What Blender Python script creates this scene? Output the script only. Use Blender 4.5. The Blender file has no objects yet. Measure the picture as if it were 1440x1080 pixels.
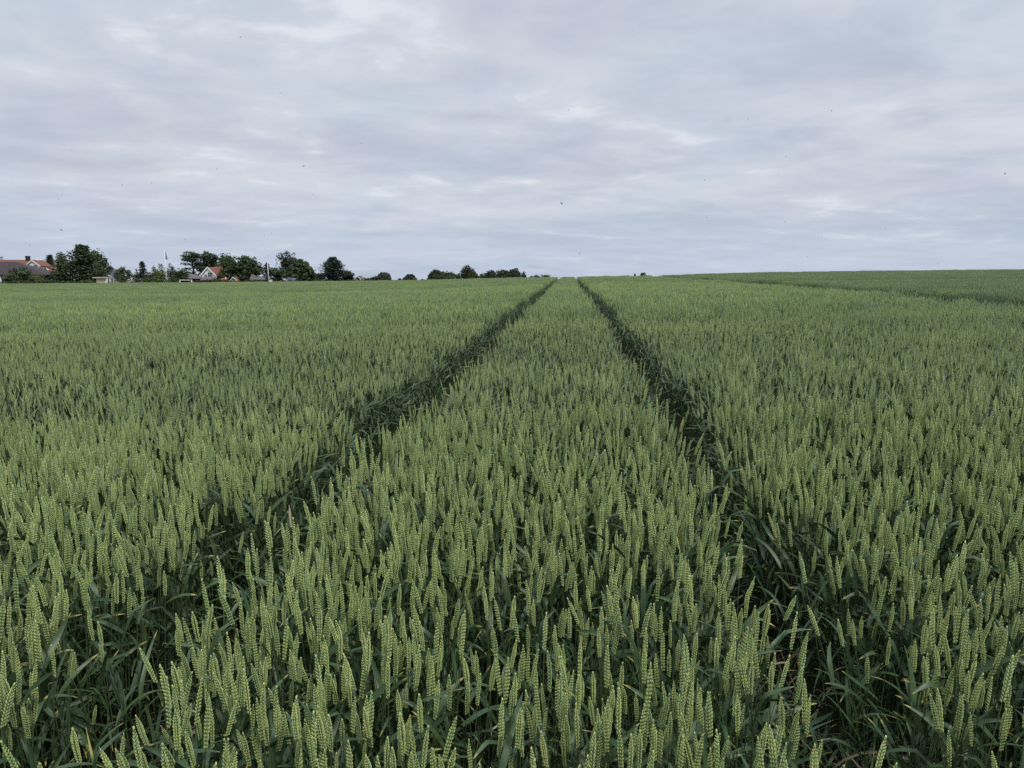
import bpy, math, random
import numpy as np
from mathutils import Vector, Matrix, Euler, Quaternion

SC = bpy.context.scene
COL = SC.collection
R = math.radians

# ------------------------------------------------------------------ camera
FPX = 998.0                      # focal length in pixels of a 1440 px wide picture
HORIZON = 385.0
EYE = 1.65
PITCH = math.atan((540 - HORIZON) / FPX)
cam_d = bpy.data.cameras.new('camera')
cam_d.sensor_width = 36.0
cam_d.lens = FPX / 1440 * 36.0
cam_d.clip_start = 0.05
cam_d.clip_end = 9000
cam = bpy.data.objects.new('camera', cam_d)
cam.location = (0, 0, EYE)
cam.rotation_euler = (math.pi / 2 - PITCH, 0, 0)
COL.objects.link(cam)
SC.camera = cam

# ------------------------------------------------------------------ sky, sun, exposure
SUN_EL, SUN_AZ = R(56), R(135)   # azimuth from +Y towards +X
SC.view_settings.view_transform = 'Standard'
SC.view_settings.look = 'None'
SC.view_settings.exposure = 0.72
SC.view_settings.gamma = 1.0
SC.view_settings.use_curve_mapping = False
SC.cycles.max_bounces = 6
SC.cycles.diffuse_bounces = 1
SC.cycles.glossy_bounces = 2
SC.cycles.transmission_bounces = 2
SC.cycles.transparent_max_bounces = 4
SC.cycles.use_denoising = False
SC.cycles.sample_clamp_indirect = 3.0
SC.cycles.sample_clamp_direct = 2.6

world = bpy.data.worlds.new('World')
SC.world = world
world.use_nodes = True
nt = world.node_tree
N, L = nt.nodes, nt.links
N.clear()


def nd(tree, kind, **kw):
    n = tree.nodes.new(kind)
    for k, v in kw.items():
        setattr(n, k, v)
    return n


def mth(tree, op, a, b=None, c=None, clamp=False):
    n = tree.nodes.new('ShaderNodeMath')
    n.operation = op
    n.use_clamp = clamp
    for i, v in enumerate((a, b, c)):
        if v is None:
            continue
        if isinstance(v, (int, float)):
            n.inputs[i].default_value = v
        else:
            tree.links.new(v, n.inputs[i])
    return n.outputs[0]


def mixc(tree, fac, a, b, blend='MIX'):
    n = tree.nodes.new('ShaderNodeMix')
    n.data_type = 'RGBA'
    n.blend_type = blend
    n.clamp_factor = True
    for sock, v in ((n.inputs[0], fac), (n.inputs[6], a), (n.inputs[7], b)):
        if isinstance(v, (int, float)):
            sock.default_value = v
        elif isinstance(v, tuple):
            sock.default_value = (v[0], v[1], v[2], 1)
        else:
            tree.links.new(v, sock)
    return n.outputs[2]


def smooth(tree, val, a, b):
    n = tree.nodes.new('ShaderNodeMapRange')
    n.interpolation_type = 'SMOOTHSTEP'
    tree.links.new(val, n.inputs[0])
    n.inputs[1].default_value = a
    n.inputs[2].default_value = b
    return n.outputs[0]


def noise(tree, vec, scale, detail=3, rough=.5, dist=0.0):
    n = tree.nodes.new('ShaderNodeTexNoise')
    n.inputs['Scale'].default_value = scale
    n.inputs['Detail'].default_value = detail
    n.inputs['Roughness'].default_value = rough
    n.inputs['Distortion'].default_value = dist
    if vec is not None:
        tree.links.new(vec, n.inputs['Vector'])
    return n.outputs[0]


sky = nd(nt, 'ShaderNodeTexSky', sky_type='NISHITA', sun_disc=False)
sky.sun_elevation = SUN_EL
sky.sun_rotation = SUN_AZ
tc = nd(nt, 'ShaderNodeTexCoord')
sep = nd(nt, 'ShaderNodeSeparateXYZ')
L.new(tc.outputs['Generated'], sep.inputs[0])
zc = mth(nt, 'MAXIMUM', sep.outputs[2], 0.0)
zd = mth(nt, 'ADD', zc, 0.13)
cx = mth(nt, 'DIVIDE', sep.outputs[0], zd)
cy = mth(nt, 'DIVIDE', sep.outputs[1], zd)
comb = nd(nt, 'ShaderNodeCombineXYZ')
L.new(cx, comb.inputs[0])
L.new(cy, comb.inputs[1])
CV = comb.outputs[0]
comb2 = nd(nt, 'ShaderNodeCombineXYZ')      # the same layer, drawn out into streets across the wind
L.new(mth(nt, 'ADD', mth(nt, 'MULTIPLY', cx, 0.78), mth(nt, 'MULTIPLY', cy, 0.16)), comb2.inputs[0])
L.new(mth(nt, 'ADD', cy, mth(nt, 'MULTIPLY', cx, -0.12)), comb2.inputs[1])
comb2.inputs[2].default_value = 3.7
CW = comb2.outputs[0]
n_big = noise(nt, CW, 0.50, 3, .5, .5)
n_mid = noise(nt, CW, 1.6, 6, .56, .5)
n_fine = noise(nt, CV, 4.0, 6, .58, .35)
n_tint = noise(nt, CV, 0.8, 2, .5)
dens = mth(nt, 'ADD', mth(nt, 'ADD', mth(nt, 'MULTIPLY', n_big, 0.40), mth(nt, 'MULTIPLY', n_mid, 0.42)), mth(nt, 'MULTIPLY', n_fine, 0.18))
lit = smooth(nt, dens, 0.38, 0.62)
thin = smooth(nt, mth(nt, 'ADD', mth(nt, 'MULTIPLY', n_mid, .6), mth(nt, 'MULTIPLY', n_fine, .4)), 0.55, 0.67)
c_dark = mixc(nt, smooth(nt, n_tint, .35, .65), (4.45, 5.10, 6.15), (4.85, 5.22, 6.22))
c_light = mixc(nt, smooth(nt, n_tint, .35, .65), (6.15, 6.68, 7.45), (6.55, 6.75, 7.45))
cl = mixc(nt, lit, c_dark, c_light)
cl = mixc(nt, mth(nt, 'MULTIPLY', thin, .8), cl, (7.5, 7.75, 8.4))
low = smooth(nt, zc, 0.13, 0.0)
cl = mixc(nt, mth(nt, 'MULTIPLY', low, .60), cl, (4.55, 5.45, 6.75))
# an overcast dome is brighter overhead than towards the horizon
zen = mth(nt, 'ADD', 1.0, mth(nt, 'MULTIPLY', smooth(nt, zc, .42, .95), 1.5))
blue = mth(nt, 'MULTIPLY', smooth(nt, noise(nt, CV, 1.1, 4, .6, .3), .60, .74), .35)
fin = mixc(nt, blue, cl, sky.outputs[0])
bg = nd(nt, 'ShaderNodeBackground')
bg.inputs['Strength'].default_value = 0.0635
vs = nd(nt, 'ShaderNodeVectorMath', operation='SCALE')
L.new(fin, vs.inputs[0])
L.new(zen, vs.inputs['Scale'])
L.new(vs.outputs[0], bg.inputs['Color'])
wo = nd(nt, 'ShaderNodeOutputWorld')
L.new(bg.outputs[0], wo.inputs['Surface'])

sun_d = bpy.data.lights.new('sun', 'SUN')
sun_d.energy = 1.5
sun_d.angle = R(10)
sun_d.color = (1.0, 0.95, 0.87)
sun = bpy.data.objects.new('sun', sun_d)
sdir = Vector((math.sin(SUN_AZ) * math.cos(SUN_EL), math.cos(SUN_AZ) * math.cos(SUN_EL), math.sin(SUN_EL)))
sun.rotation_euler = sdir.to_track_quat('Z', 'Y').to_euler()
sun.location = (0, 0, 60)
COL.objects.link(sun)

# ------------------------------------------------------------------ picture geometry -> places
CP, SP = math.cos(PITCH), math.sin(PITCH)


def at(u, v, Y):
    """world point seen at pixel (u, v) of the 1440x1080 photograph, Y metres ahead"""
    a, b = (u - 720) / FPX, (540 - v) / FPX
    dx, dy, dz = a, CP + b * SP, -SP + b * CP
    t = Y / dy
    return Vector((dx * t, Y, EYE + dz * t))


def px(Y):
    return Y / FPX


CANOPY = 0.75
# crest of the field: pixel column, pixel row, distance ahead, level ground behind it
CREST = [(-500, 400, 190, 130), (0, 399.5, 190, 130), (300, 397.5, 190, 110), (450, 396, 180, 80), (600, 394, 150, 20), (700, 391.8, 110, 0),
         (790, 390, 86, 0), (900, 388.6, 92, 0), (940, 387.6, 108, 0), (1080, 383.2, 130, 0), (1440, 379.2, 150, 0), (2000, 376, 150, 0)]
_r, _yc, _zc, _pl = [], [], [], []
for u, v, Y, pl in CREST:
    p = at(u, v, Y)
    _r.append(p.x / Y); _yc.append(Y); _zc.append(p.z); _pl.append(pl)


def ground(x, y):
    x = np.asarray(x, float); y = np.asarray(y, float)
    r = np.clip(x / np.maximum(y, 6.0), _r[0], _r[-1])
    yc = np.interp(r, _r, _yc); zcr = np.interp(r, _r, _zc); pl = np.interp(r, _r, _pl)
    g = (zcr - CANOPY) / yc
    yy = np.clip(y, 0, None)
    h = g * np.minimum(yy, yc)
    over = np.clip(yy - yc - pl - 2.0, 0, None)
    h = h - np.minimum(0.024 * over ** 2 / (over + 25.0), 44.0)
    return h


def gz(x, y):
    return float(ground(x, y))


# ------------------------------------------------------------------ object helpers
def tag(o, label=None, cat=None, group=None, kind=None):
    for k, v in (('label', label), ('category', cat), ('group', group), ('kind', kind)):
        if v:
            o[k] = v
    return o


def empty(name, loc, rz=0, label=None, cat=None, group=None):
    o = bpy.data.objects.new(name, None)
    o.location = loc
    o.rotation_euler = (0, 0, rz)
    o.empty_display_size = .1
    COL.objects.link(o)
    return tag(o, label, cat, group)


class MB:
    """collects polygons, then builds one mesh object"""

    def __init__(self):
        self.v, self.f, self.m, self.al, self.pv = [], [], [], [], []

    def add(self, verts, faces, mat=0, along=0.0, pv=0.5):
        b = len(self.v)
        self.v.extend([tuple(p) for p in verts])
        self.f.extend([tuple(b + i for i in f) for f in faces])
        self.m.extend([mat] * len(faces))
        n = len(verts)
        self.al.extend(along if hasattr(along, '__len__') else [along] * n)
        self.pv.extend(pv if hasattr(pv, '__len__') else [pv] * n)

    def box(self, lo, hi, mat=0):
        x0, y0, z0 = lo; x1, y1, z1 = hi
        self.add([(x0, y0, z0), (x1, y0, z0), (x1, y1, z0), (x0, y1, z0), (x0, y0, z1), (x1, y0, z1), (x1, y1, z1), (x0, y1, z1)],
                 [(0, 3, 2, 1), (4, 5, 6, 7), (0, 1, 5, 4), (1, 2, 6, 5), (2, 3, 7, 6), (3, 0, 4, 7)], mat)

    def tube(self, pts, radii, n=6, mat=0, al=None, pv=.5, cap=True):
        pts = [Vector(p) for p in pts]
        V, F, A = [], [], []
        k = len(pts)
        for i, p in enumerate(pts):
            t = (pts[min(i + 1, k - 1)] - pts[max(i - 1, 0)]).normalized()
            q = t.to_track_quat('Z', 'Y')
            for j in range(n):
                a = 2 * math.pi * j / n
                V.append(p + q @ Vector((math.cos(a) * radii[i], math.sin(a) * radii[i], 0)))
                A.append(al[i] if al else i / max(1, k - 1))
        for i in range(k - 1):
            for j in range(n):
                F.append((i * n + j, i * n + (j + 1) % n, (i + 1) * n + (j + 1) % n, (i + 1) * n + j))
        if cap:
            F.append(tuple(range(n - 1, -1, -1)))
            F.append(tuple((k - 1) * n + j for j in range(n)))
        self.add(V, F, mat, A, pv)

    def mesh(self, name, mats, smooth_sh=True):
        me = bpy.data.meshes.new(name)
        me.from_pydata(self.v, [], self.f)
        for m in mats:
            me.materials.append(m)
        me.polygons.foreach_set('material_index', self.m)
        me.polygons.foreach_set('use_smooth', [smooth_sh] * len(self.f))
        a = me.attributes.new('along', 'FLOAT', 'POINT'); a.data.foreach_set('value', np.array(self.al, dtype=np.float32))
        a = me.attributes.new('pv', 'FLOAT', 'POINT'); a.data.foreach_set('value', np.array(self.pv, dtype=np.float32))
        me.update()
        return me

    def build(self, name, mats, parent=None, smooth_sh=False, loc=None):
        if not isinstance(mats, (list, tuple)):
            mats = [mats]
        o = bpy.data.objects.new(name, self.mesh(name, mats, smooth_sh))
        COL.objects.link(o)
        if parent:
            o.parent = parent
        if loc:
            o.location = loc
        return o


# ------------------------------------------------------------------ materials
def newmat(name):
    m = bpy.data.materials.new(name)
    m.use_nodes = True
    m.node_tree.nodes.clear()
    return m, m.node_tree


def attr(t, name, kind='GEOMETRY'):
    n = t.nodes.new('ShaderNodeAttribute')
    n.attribute_type = kind
    n.attribute_name = name
    return n.outputs['Fac']


def out(t, sh):
    o = t.nodes.new('ShaderNodeOutputMaterial')
    t.links.new(sh, o.inputs['Surface'])


def pbsdf(t, col, rough=.6, spec=.5, metal=0.0, bump=None):
    b = t.nodes.new('ShaderNodeBsdfPrincipled')
    if isinstance(col, tuple):
        b.inputs['Base Color'].default_value = (*col, 1)
    else:
        t.links.new(col, b.inputs['Base Color'])
    b.inputs['Roughness'].default_value = rough
    b.inputs['Specular IOR Level'].default_value = spec
    b.inputs['Metallic'].default_value = metal
    if bump is not None:
        bn = t.nodes.new('ShaderNodeBump')
        bn.inputs['Strength'].default_value = bump[1]
        bn.inputs['Distance'].default_value = bump[2]
        t.links.new(bump[0], bn.inputs['Height'])
        t.links.new(bn.outputs[0], b.inputs['Normal'])
    return b.outputs[0]


def plant_var(t):
    """0..1 value that differs from plant to plant, plus tint: field patchiness and self-shadow painted into the far crop"""
    oi = t.nodes.new('ShaderNodeObjectInfo')
    rnd = mth(t, 'MULTIPLY', mth(t, 'SUBTRACT', oi.outputs['Random'], .5), .55)
    pv = mth(t, 'MULTIPLY', mth(t, 'SUBTRACT', attr(t, 'pv'), .5), .8)
    return mth(t, 'ADD', mth(t, 'ADD', rnd, pv), .5, clamp=True), attr(t, 'tint', 'INSTANCER')


def mat_ear():
    m, t = newmat('green wheat ear')
    var, tint = plant_var(t)
    c = mixc(t, var, (0.165, 0.265, 0.080), (0.415, 0.480, 0.130))
    oi = t.nodes.new('ShaderNodeObjectInfo')
    pick2 = mth(t, 'FRACT', mth(t, 'ADD', mth(t, 'MULTIPLY', oi.outputs['Random'], 7.31), mth(t, 'MULTIPLY', attr(t, 'pv'), 5.17)))
    c = mixc(t, smooth(t, pick2, .52, .72), c, (0.150, 0.255, 0.125))
    c = mixc(t, mth(t, 'MULTIPLY', smooth(t, attr(t, 'along'), .25, 1.0), .55), c, (0.58, 0.64, 0.29))
    c = mixc(t, mth(t, 'MULTIPLY', tint, 1.0, clamp=True), c, (0.40, 0.40, 0.15))
    c = mixc(t, mth(t, 'MULTIPLY', tint, -1.0, clamp=True), c, (0.082, 0.148, 0.092))
    out(t, pbsdf(t, c, .5, .4))
    return m


def mat_leaf():
    m, t = newmat('wheat leaf')
    var, tint = plant_var(t)
    al = attr(t, 'along')
    tco = t.nodes.new('ShaderNodeTexCoord')
    nz = noise(t, tco.outputs['Object'], 40, 2, .5)
    c = mixc(t, var, (0.019, 0.046, 0.020), (0.052, 0.094, 0.030))
    c = mixc(t, mth(t, 'MULTIPLY', smooth(t, nz, .4, .75), .35), c, (0.06, 0.098, 0.052))
    edge = mth(t, 'ADD', mth(t, 'ADD', al, mth(t, 'MULTIPLY', nz, .16)), mth(t, 'MULTIPLY', var, .22))
    c = mixc(t, smooth(t, edge, 1.08, 1.17), c, (0.34, 0.30, 0.075))
    c = mixc(t, smooth(t, edge, 1.18, 1.26), c, (0.38, 0.27, 0.15))
    c = mixc(t, mth(t, 'MULTIPLY', tint, -.7, clamp=True), c, (0.04, 0.085, 0.04))
    b = pbsdf(t, c, .46, .36)
    tr = t.nodes.new('ShaderNodeBsdfTranslucent')
    t.links.new(c, tr.inputs['Color'])
    mx = t.nodes.new('ShaderNodeMixShader')
    mx.inputs[0].default_value = .09
    t.links.new(b, mx.inputs[1]); t.links.new(tr.outputs[0], mx.inputs[2])
    out(t, mx.outputs[0])
    return m


def mat_stem():
    m, t = newmat('wheat stem')
    var, tint = plant_var(t)
    c = mixc(t, var, (0.036, 0.062, 0.026), (0.062, 0.088, 0.036))
    out(t, pbsdf(t, c, .5, .4))
    return m


def mat_dry(name='dry leaf', a=(0.16, 0.12, 0.06), b=(0.36, 0.30, 0.18)):
    m, t = newmat(name)
    var, _ = plant_var(t)
    out(t, pbsdf(t, mixc(t, var, a, b), .7, .2))
    return m


def mat_foliage(name, a, b):
    m, t = newmat(name)
    c = mixc(t, attr(t, 'pv'), a, b)
    bs = pbsdf(t, c, .6, .3)
    tr = t.nodes.new('ShaderNodeBsdfTranslucent')
    t.links.new(c, tr.inputs['Color'])
    mx = t.nodes.new('ShaderNodeMixShader')
    mx.inputs[0].default_value = .2
    t.links.new(bs, mx.inputs[1]); t.links.new(tr.outputs[0], mx.inputs[2])
    out(t, mx.outputs[0])
    return m


def mat_plain(name, a, b=None, scale=3.0, rough=.7, spec=.3, bump=0.0, metal=0.0):
    m, t = newmat(name)
    tco = t.nodes.new('ShaderNodeTexCoord')
    nz = noise(t, tco.outputs['Object'], scale, 5, .6)
    b = b or tuple(x * .8 for x in a)
    c = mixc(t, smooth(t, nz, .3, .7), a, b)
    out(t, pbsdf(t, c, rough, spec, metal, (nz, bump, .03) if bump else None))
    return m


def mat_tiles(name, a, b, axis_scale=3.2):
    """rows of roof tiles: colour varies from tile to tile, rows give a fine bump"""
    m, t = newmat(name)
    tco = t.nodes.new('ShaderNodeTexCoord')
    sp = t.nodes.new('ShaderNodeSeparateXYZ')
    t.links.new(tco.outputs['Object'], sp.inputs[0])
    cb = t.nodes.new('ShaderNodeCombineXYZ')
    t.links.new(mth(t, 'ADD', sp.outputs[0], sp.outputs[1]), cb.inputs[0])
    t.links.new(mth(t, 'MULTIPLY', sp.outputs[2], 1.5), cb.inputs[1])
    br = t.nodes.new('ShaderNodeTexBrick')
    br.inputs['Scale'].default_value = axis_scale
    br.inputs['Mortar Size'].default_value = .03
    t.links.new(cb.outputs[0], br.inputs['Vector'])
    br.inputs['Color1'].default_value = (*a, 1); br.inputs['Color2'].default_value = (*b, 1)
    br.inputs['Mortar'].default_value = (*[x * .6 for x in b], 1)
    nz = noise(t, tco.outputs['Object'], .9, 4, .6)
    c = mixc(t, mth(t, 'MULTIPLY', smooth(t, nz, .4, .8), .35), br.outputs['Color'], (0.10, 0.085, 0.07))
    out(t, pbsdf(t, c, .75, .25, 0, (br.outputs['Fac'], .4, .03)))
    return m


def mat_soil():
    m, t = newmat('field soil')
    tco = t.nodes.new('ShaderNodeTexCoord')
    n1 = noise(t, tco.outputs['Object'], 9, 6, .65)
    n2 = noise(t, tco.outputs['Object'], .35, 3, .5)
    c = mixc(t, smooth(t, n1, .35, .7), (0.012, 0.010, 0.008), (0.032, 0.026, 0.019))
    c = mixc(t, mth(t, 'MULTIPLY', smooth(t, n2, .4, .7), .4), c, (0.022, 0.028, 0.014))
    out(t, pbsdf(t, c, .95, .1, 0, (n1, .7, .04)))
    return m


M_EAR, M_LEAF, M_STEM, M_DRY, M_SOIL = mat_ear(), mat_leaf(), mat_stem(), mat_dry(), mat_soil()
M_DEADEAR = mat_dry('bleached ear', (0.44, 0.40, 0.27), (0.58, 0.54, 0.38))
M_BARK = mat_plain('bark', (0.075, 0.058, 0.044), (0.040, 0.032, 0.026), 6, .9, .1, .6)
FOL = {
    'dark': mat_foliage('dark green foliage', (0.036, 0.056, 0.028), (0.080, 0.112, 0.046)),
    'mid': mat_foliage('green foliage', (0.034, 0.056, 0.022), (0.075, 0.110, 0.038)),
    'olive': mat_foliage('olive foliage', (0.050, 0.066, 0.022), (0.100, 0.120, 0.040)),
    'blue': mat_foliage('blue green needles', (0.020, 0.036, 0.026), (0.046, 0.068, 0.048)),
    'pine': mat_foliage('pine needles', (0.026, 0.042, 0.028), (0.056, 0.078, 0.044)),
    'lime': mat_foliage('yellow green foliage', (0.10, 0.14, 0.035), (0.17, 0.21, 0.06)),
    'far': mat_foliage('dull foliage', (0.034, 0.046, 0.028), (0.066, 0.082, 0.046)),
    'copper': mat_foliage('reddish brown foliage', (0.040, 0.030, 0.028), (0.070, 0.060, 0.045)),
}
M_WHITE = mat_plain('white render', (0.84, 0.84, 0.82), (0.76, 0.76, 0.73), 1.2, .8, .2)
M_WHITEPAINT = mat_plain('white paint', (0.80, 0.80, 0.79), (0.72, 0.72, 0.70), 4, .5, .4)
M_CREAM = mat_plain('cream boards', (0.62, 0.55, 0.40), (0.52, 0.45, 0.32), 2, .8, .2)
M_BRICKRED = mat_plain('red timber', (0.26, 0.055, 0.035), (0.20, 0.045, 0.03), 4, .8, .2)
M_BROWNWALL = mat_plain('dark boards', (0.07, 0.055, 0.05), (0.05, 0.04, 0.037), 4, .8, .2)
M_GLASS = mat_plain('window glass', (0.055, 0.07, 0.09), (0.09, 0.11, 0.13), 1.0, .12, .6)
M_CHIM = mat_plain('dark chimney', (0.045, 0.042, 0.045), (0.03, 0.03, 0.03), 5, .8, .2)
M_RED = mat_tiles('red clay tiles', (0.235, 0.090, 0.058), (0.175, 0.070, 0.048))
M_BROWNROOF = mat_tiles('dark brown tiles', (0.060, 0.046, 0.050), (0.045, 0.035, 0.040))
M_SLATE = mat_tiles('blue grey slate', (0.095, 0.105, 0.150), (0.075, 0.085, 0.125))
M_GREYROOF = mat_tiles('grey brown tiles', (0.150, 0.135, 0.125), (0.115, 0.105, 0.100))
M_PALEROOF = mat_tiles('pale grey sheets', (0.42, 0.43, 0.46), (0.36, 0.37, 0.41))
M_BUFFROOF = mat_plain('buff felt', (0.52, 0.43, 0.32), (0.46, 0.38, 0.28), 2, .9, .1)
M_PENNANT = mat_plain('grey blue cloth', (0.17, 0.21, 0.29), (0.13, 0.16, 0.23), 3, .8, .1)
M_BUG = mat_plain('insect body', (0.26, 0.26, 0.27), (0.20, 0.20, 0.21), 300, .5, .4)
M_WING = mat_plain('insect wing', (0.48, 0.50, 0.53), (0.42, 0.44, 0.47), 300, .4, .4)

# ------------------------------------------------------------------ ground: one sheet to the horizon
gx = np.concatenate([-np.geomspace(4500, 320, 16)[:-1], np.arange(-320, 321, 6.0), np.geomspace(320, 4500, 16)[1:]])
gy = np.concatenate([-np.geomspace(3000, 30, 8), np.arange(-20, 0, 5.0), np.arange(0, 280, 3.5), np.geomspace(280, 5500, 34)])
XX, YY = np.meshgrid(gx, gy)
ZZ = ground(XX, YY)
gv = np.stack([XX, YY, ZZ], -1).reshape(-1, 3)
nxg = len(gx)
gf = [(j * nxg + i, j * nxg + i + 1, (j + 1) * nxg + i + 1, (j + 1) * nxg + i) for j in range(len(gy) - 1) for i in range(nxg - 1)]
gme = bpy.data.meshes.new('ground')
gme.from_pydata(gv.tolist(), [], gf)
gme.materials.append(M_SOIL)
gme.polygons.foreach_set('use_smooth', [True] * len(gf))
go = bpy.data.objects.new('ground', gme)
COL.objects.link(go)
tag(go, 'dark brown soil of the gently rising field', 'ground', kind='structure')

# ------------------------------------------------------------------ wheat: one plant
UP = Vector((0, 0, 1))


def floret(mb, base, axis, side, length, rad, ns, rings, mat, pv):
    """pointed husk along axis"""
    q = axis.to_track_quat('Z', 'Y')
    V, F, A = [], [], []
    prof = [(0.0, .35), (.22, .88), (.48, 1.0), (.76, .66), (1.0, .06)] if rings == 5 else [(0.0, .4), (.42, 1.0), (1.0, .08)]
    for t, w in prof:
        for j in range(ns):
            a = 2 * math.pi * j / ns
            V.append(base + q @ Vector((math.cos(a) * rad * w, math.sin(a) * rad * w, t * length)))
            A.append(t)
    k = len(prof)
    for i in range(k - 1):
        for j in range(ns):
            F.append((i * ns + j, i * ns + (j + 1) % ns, (i + 1) * ns + (j + 1) % ns, (i + 1) * ns + j))
    mb.add(V, F, mat, A, pv)


def ear(mb, base, tan, rng, length, lod, mat=2, pv=.5, fat=1.0):
    """two alternating ranks of overlapping spikelets on a slightly bent axis"""
    phi = rng.uniform(0, 2 * math.pi)
    side = tan.cross(Vector((math.cos(phi), math.sin(phi), .1))).normalized()
    bend = Vector((rng.uniform(-1, 1), rng.uniform(-1, 1), 0)) * rng.uniform(.02, .20)
    n = 25 if lod == 0 else 17
    p = Vector(base)
    d = Vector(tan)
    for i in range(n):
        t = i / (n - 1)
        d = (d + bend * (1.0 / n)).normalized()
        p = p + d * (length * .92 / n)
        s = (side if i % 2 == 0 else -side)
        s = (s - d * s.dot(d)).normalized()
        b = d.cross(s).normalized()
        size = (0.78 + .5 * t) if t < .35 else (.955 + .09 * (t - .35)) if t < .65 else (1.0 - 2.0 * (t - .65) ** 1.15)
        size *= rng.uniform(.92, 1.08) * fat
        if lod == 0:
            fl = .0132 * size
            rr = .00228 * size
            ax = (d + s * .36).normalized()
            floret(mb, p + s * .0028 * size, ax, s, fl, rr * .95, 6, 5, mat, pv + rng.uniform(-.18, .18))
            for sg in (-1, 1):
                ax = (d + s * .22 + b * sg * .32).normalized()
                floret(mb, p + s * .0019 * size + b * sg * .0026 * size - d * .0012, ax, s, fl * .95, rr, 6, 5, mat, pv + rng.uniform(-.12, .12))
        else:
            ax = (d + s * .34).normalized()
            floret(mb, p + s * .0024 * size, ax, s, 0.0150 * size, .0037 * size, 4, 3, mat, pv + rng.uniform(-.1, .1))
    if lod == 0:
        for sg in (-1, 0, 1):
            floret(mb, p, (d + side * .14 * sg).normalized(), side, .010, .0017, 6, 5, mat, pv)
    return p


def leaf(mb, base, az, a0, a1, length, width, rng, nseg, mat=1, pv=.5, twist=0.0, across=3):
    """blade that leaves the stem at a0 from upright and bends over to a1"""
    p = Vector(base)
    hz = Vector((math.cos(az), math.sin(az), 0))
    V, F, A = [], [], []
    kink = rng.random() < .25
    kp = rng.uniform(.45, .75)
    swing = rng.uniform(-.5, .5)
    for i in range(nseg + 1):
        t = i / nseg
        a = a0 + (a1 - a0) * t ** 1.4
        if kink and t > kp:
            a += .7
        h = (Matrix.Rotation(swing * t, 3, 'Z') @ hz)
        d = UP * math.cos(a) + h * math.sin(a)
        if i:
            p = p + d * (length / nseg)
        w = width * .5 * min(1.0, .55 + t * 3.0) * max(0.0, 1 - t ** 2.6) ** .8 + .0003
        s = d.cross(UP)
        s = s.normalized() if s.length > 1e-3 else Vector((1, 0, 0))
        s = (Matrix.Rotation(twist * t, 3, d) @ s)
        nn = s.cross(d).normalized()
        if across == 3:
            V += [p - s * w, p - nn * w * .22, p + s * w]
            A += [t, t, t]
        else:
            V += [p - s * w, p + s * w]
            A += [t, t]
    k = across
    for i in range(nseg):
        for j in range(k - 1):
            F.append((i * k + j, i * k + j + 1, (i + 1) * k + j + 1, (i + 1) * k + j))
    mb.add(V, F, mat, A, pv)


def stem_path(rng, H, lean, nseg):
    az = rng.uniform(0, 2 * math.pi)
    pts = []
    for i in range(nseg + 1):
        t = i / nseg
        pts.append(Vector((math.cos(az) * lean * t ** 1.8 * H, math.sin(az) * lean * t ** 1.8 * H, H * t)))
    return pts, (pts[-1] - pts[-2]).normalized()


def along_path(pts, t):
    x = t * (len(pts) - 1)
    i = min(int(x), len(pts) - 2)
    return pts[i].lerp(pts[i + 1], x - i)


def plant_pieces(rng, lod, mats_split=True, lean=None, pv=.5):
    """list of (part name, MB); lod 0 = near, 1 = middle distance"""
    H = rng.uniform(.585, .705)
    lean = rng.uniform(0, .16) if lean is None else lean
    pts, tan = stem_path(rng, H, lean, 7 if lod == 0 else 3)
    pieces = []
    mb = MB()
    rad = [.0021 - .0009 * i / (len(pts) - 1) for i in range(len(pts))]
    if lod:
        rad = [r * 1.15 for r in rad]
    mb.tube(pts, rad, 6 if lod == 0 else 3, 0, pv=pv, cap=False)
    if lod == 0:
        for hh in (.22, .47, .72):             # nodes of the straw
            c = along_path(pts, hh)
            mb.tube([c - UP * .005, c, c + UP * .005], [.0019, .0028, .0019], 6, 0, pv=pv, cap=False)
    pieces.append(('stem', mb))
    eb = MB()
    ear(eb, pts[-1], tan, rng, rng.uniform(.086, .124), lod, 0 if mats_split else 2, pv, rng.uniform(.66, 1.02))
    pieces.append(('ear', eb))
    specs = [(rng.uniform(.62, .88), R(rng.uniform(12, 60)), R(rng.uniform(40, 100)), rng.uniform(.12, .21), rng.uniform(.013, .019)),
             (rng.uniform(.40, .55), R(rng.uniform(12, 45)), R(rng.uniform(45, 125)), rng.uniform(.18, .27), rng.uniform(.012, .017)),
             ]
    if lod == 0:
        specs.append((rng.uniform(.20, .34), R(rng.uniform(12, 40)), R(rng.uniform(60, 140)), rng.uniform(.16, .24), rng.uniform(.008, .012)))
    for hh, a0, a1, ln, wd in specs:
        lb = MB()
        leaf(lb, along_path(pts, hh), rng.uniform(0, 6.283), a0, a1, ln, wd, rng, 10 if lod == 0 else 4, 0 if mats_split else 1, pv, rng.uniform(-1.6, 1.6), 3 if lod == 0 else 2)
        pieces.append(('leaf', lb))
    return pieces


def merge_into(dst, src):
    b = len(dst.v)
    dst.v.extend(src.v)
    dst.f.extend([tuple(b + i for i in f) for f in src.f])
    dst.m.extend(src.m); dst.al.extend(src.al); dst.pv.extend(src.pv)


WMATS = [M_STEM, M_LEAF, M_EAR, M_DRY]


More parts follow.
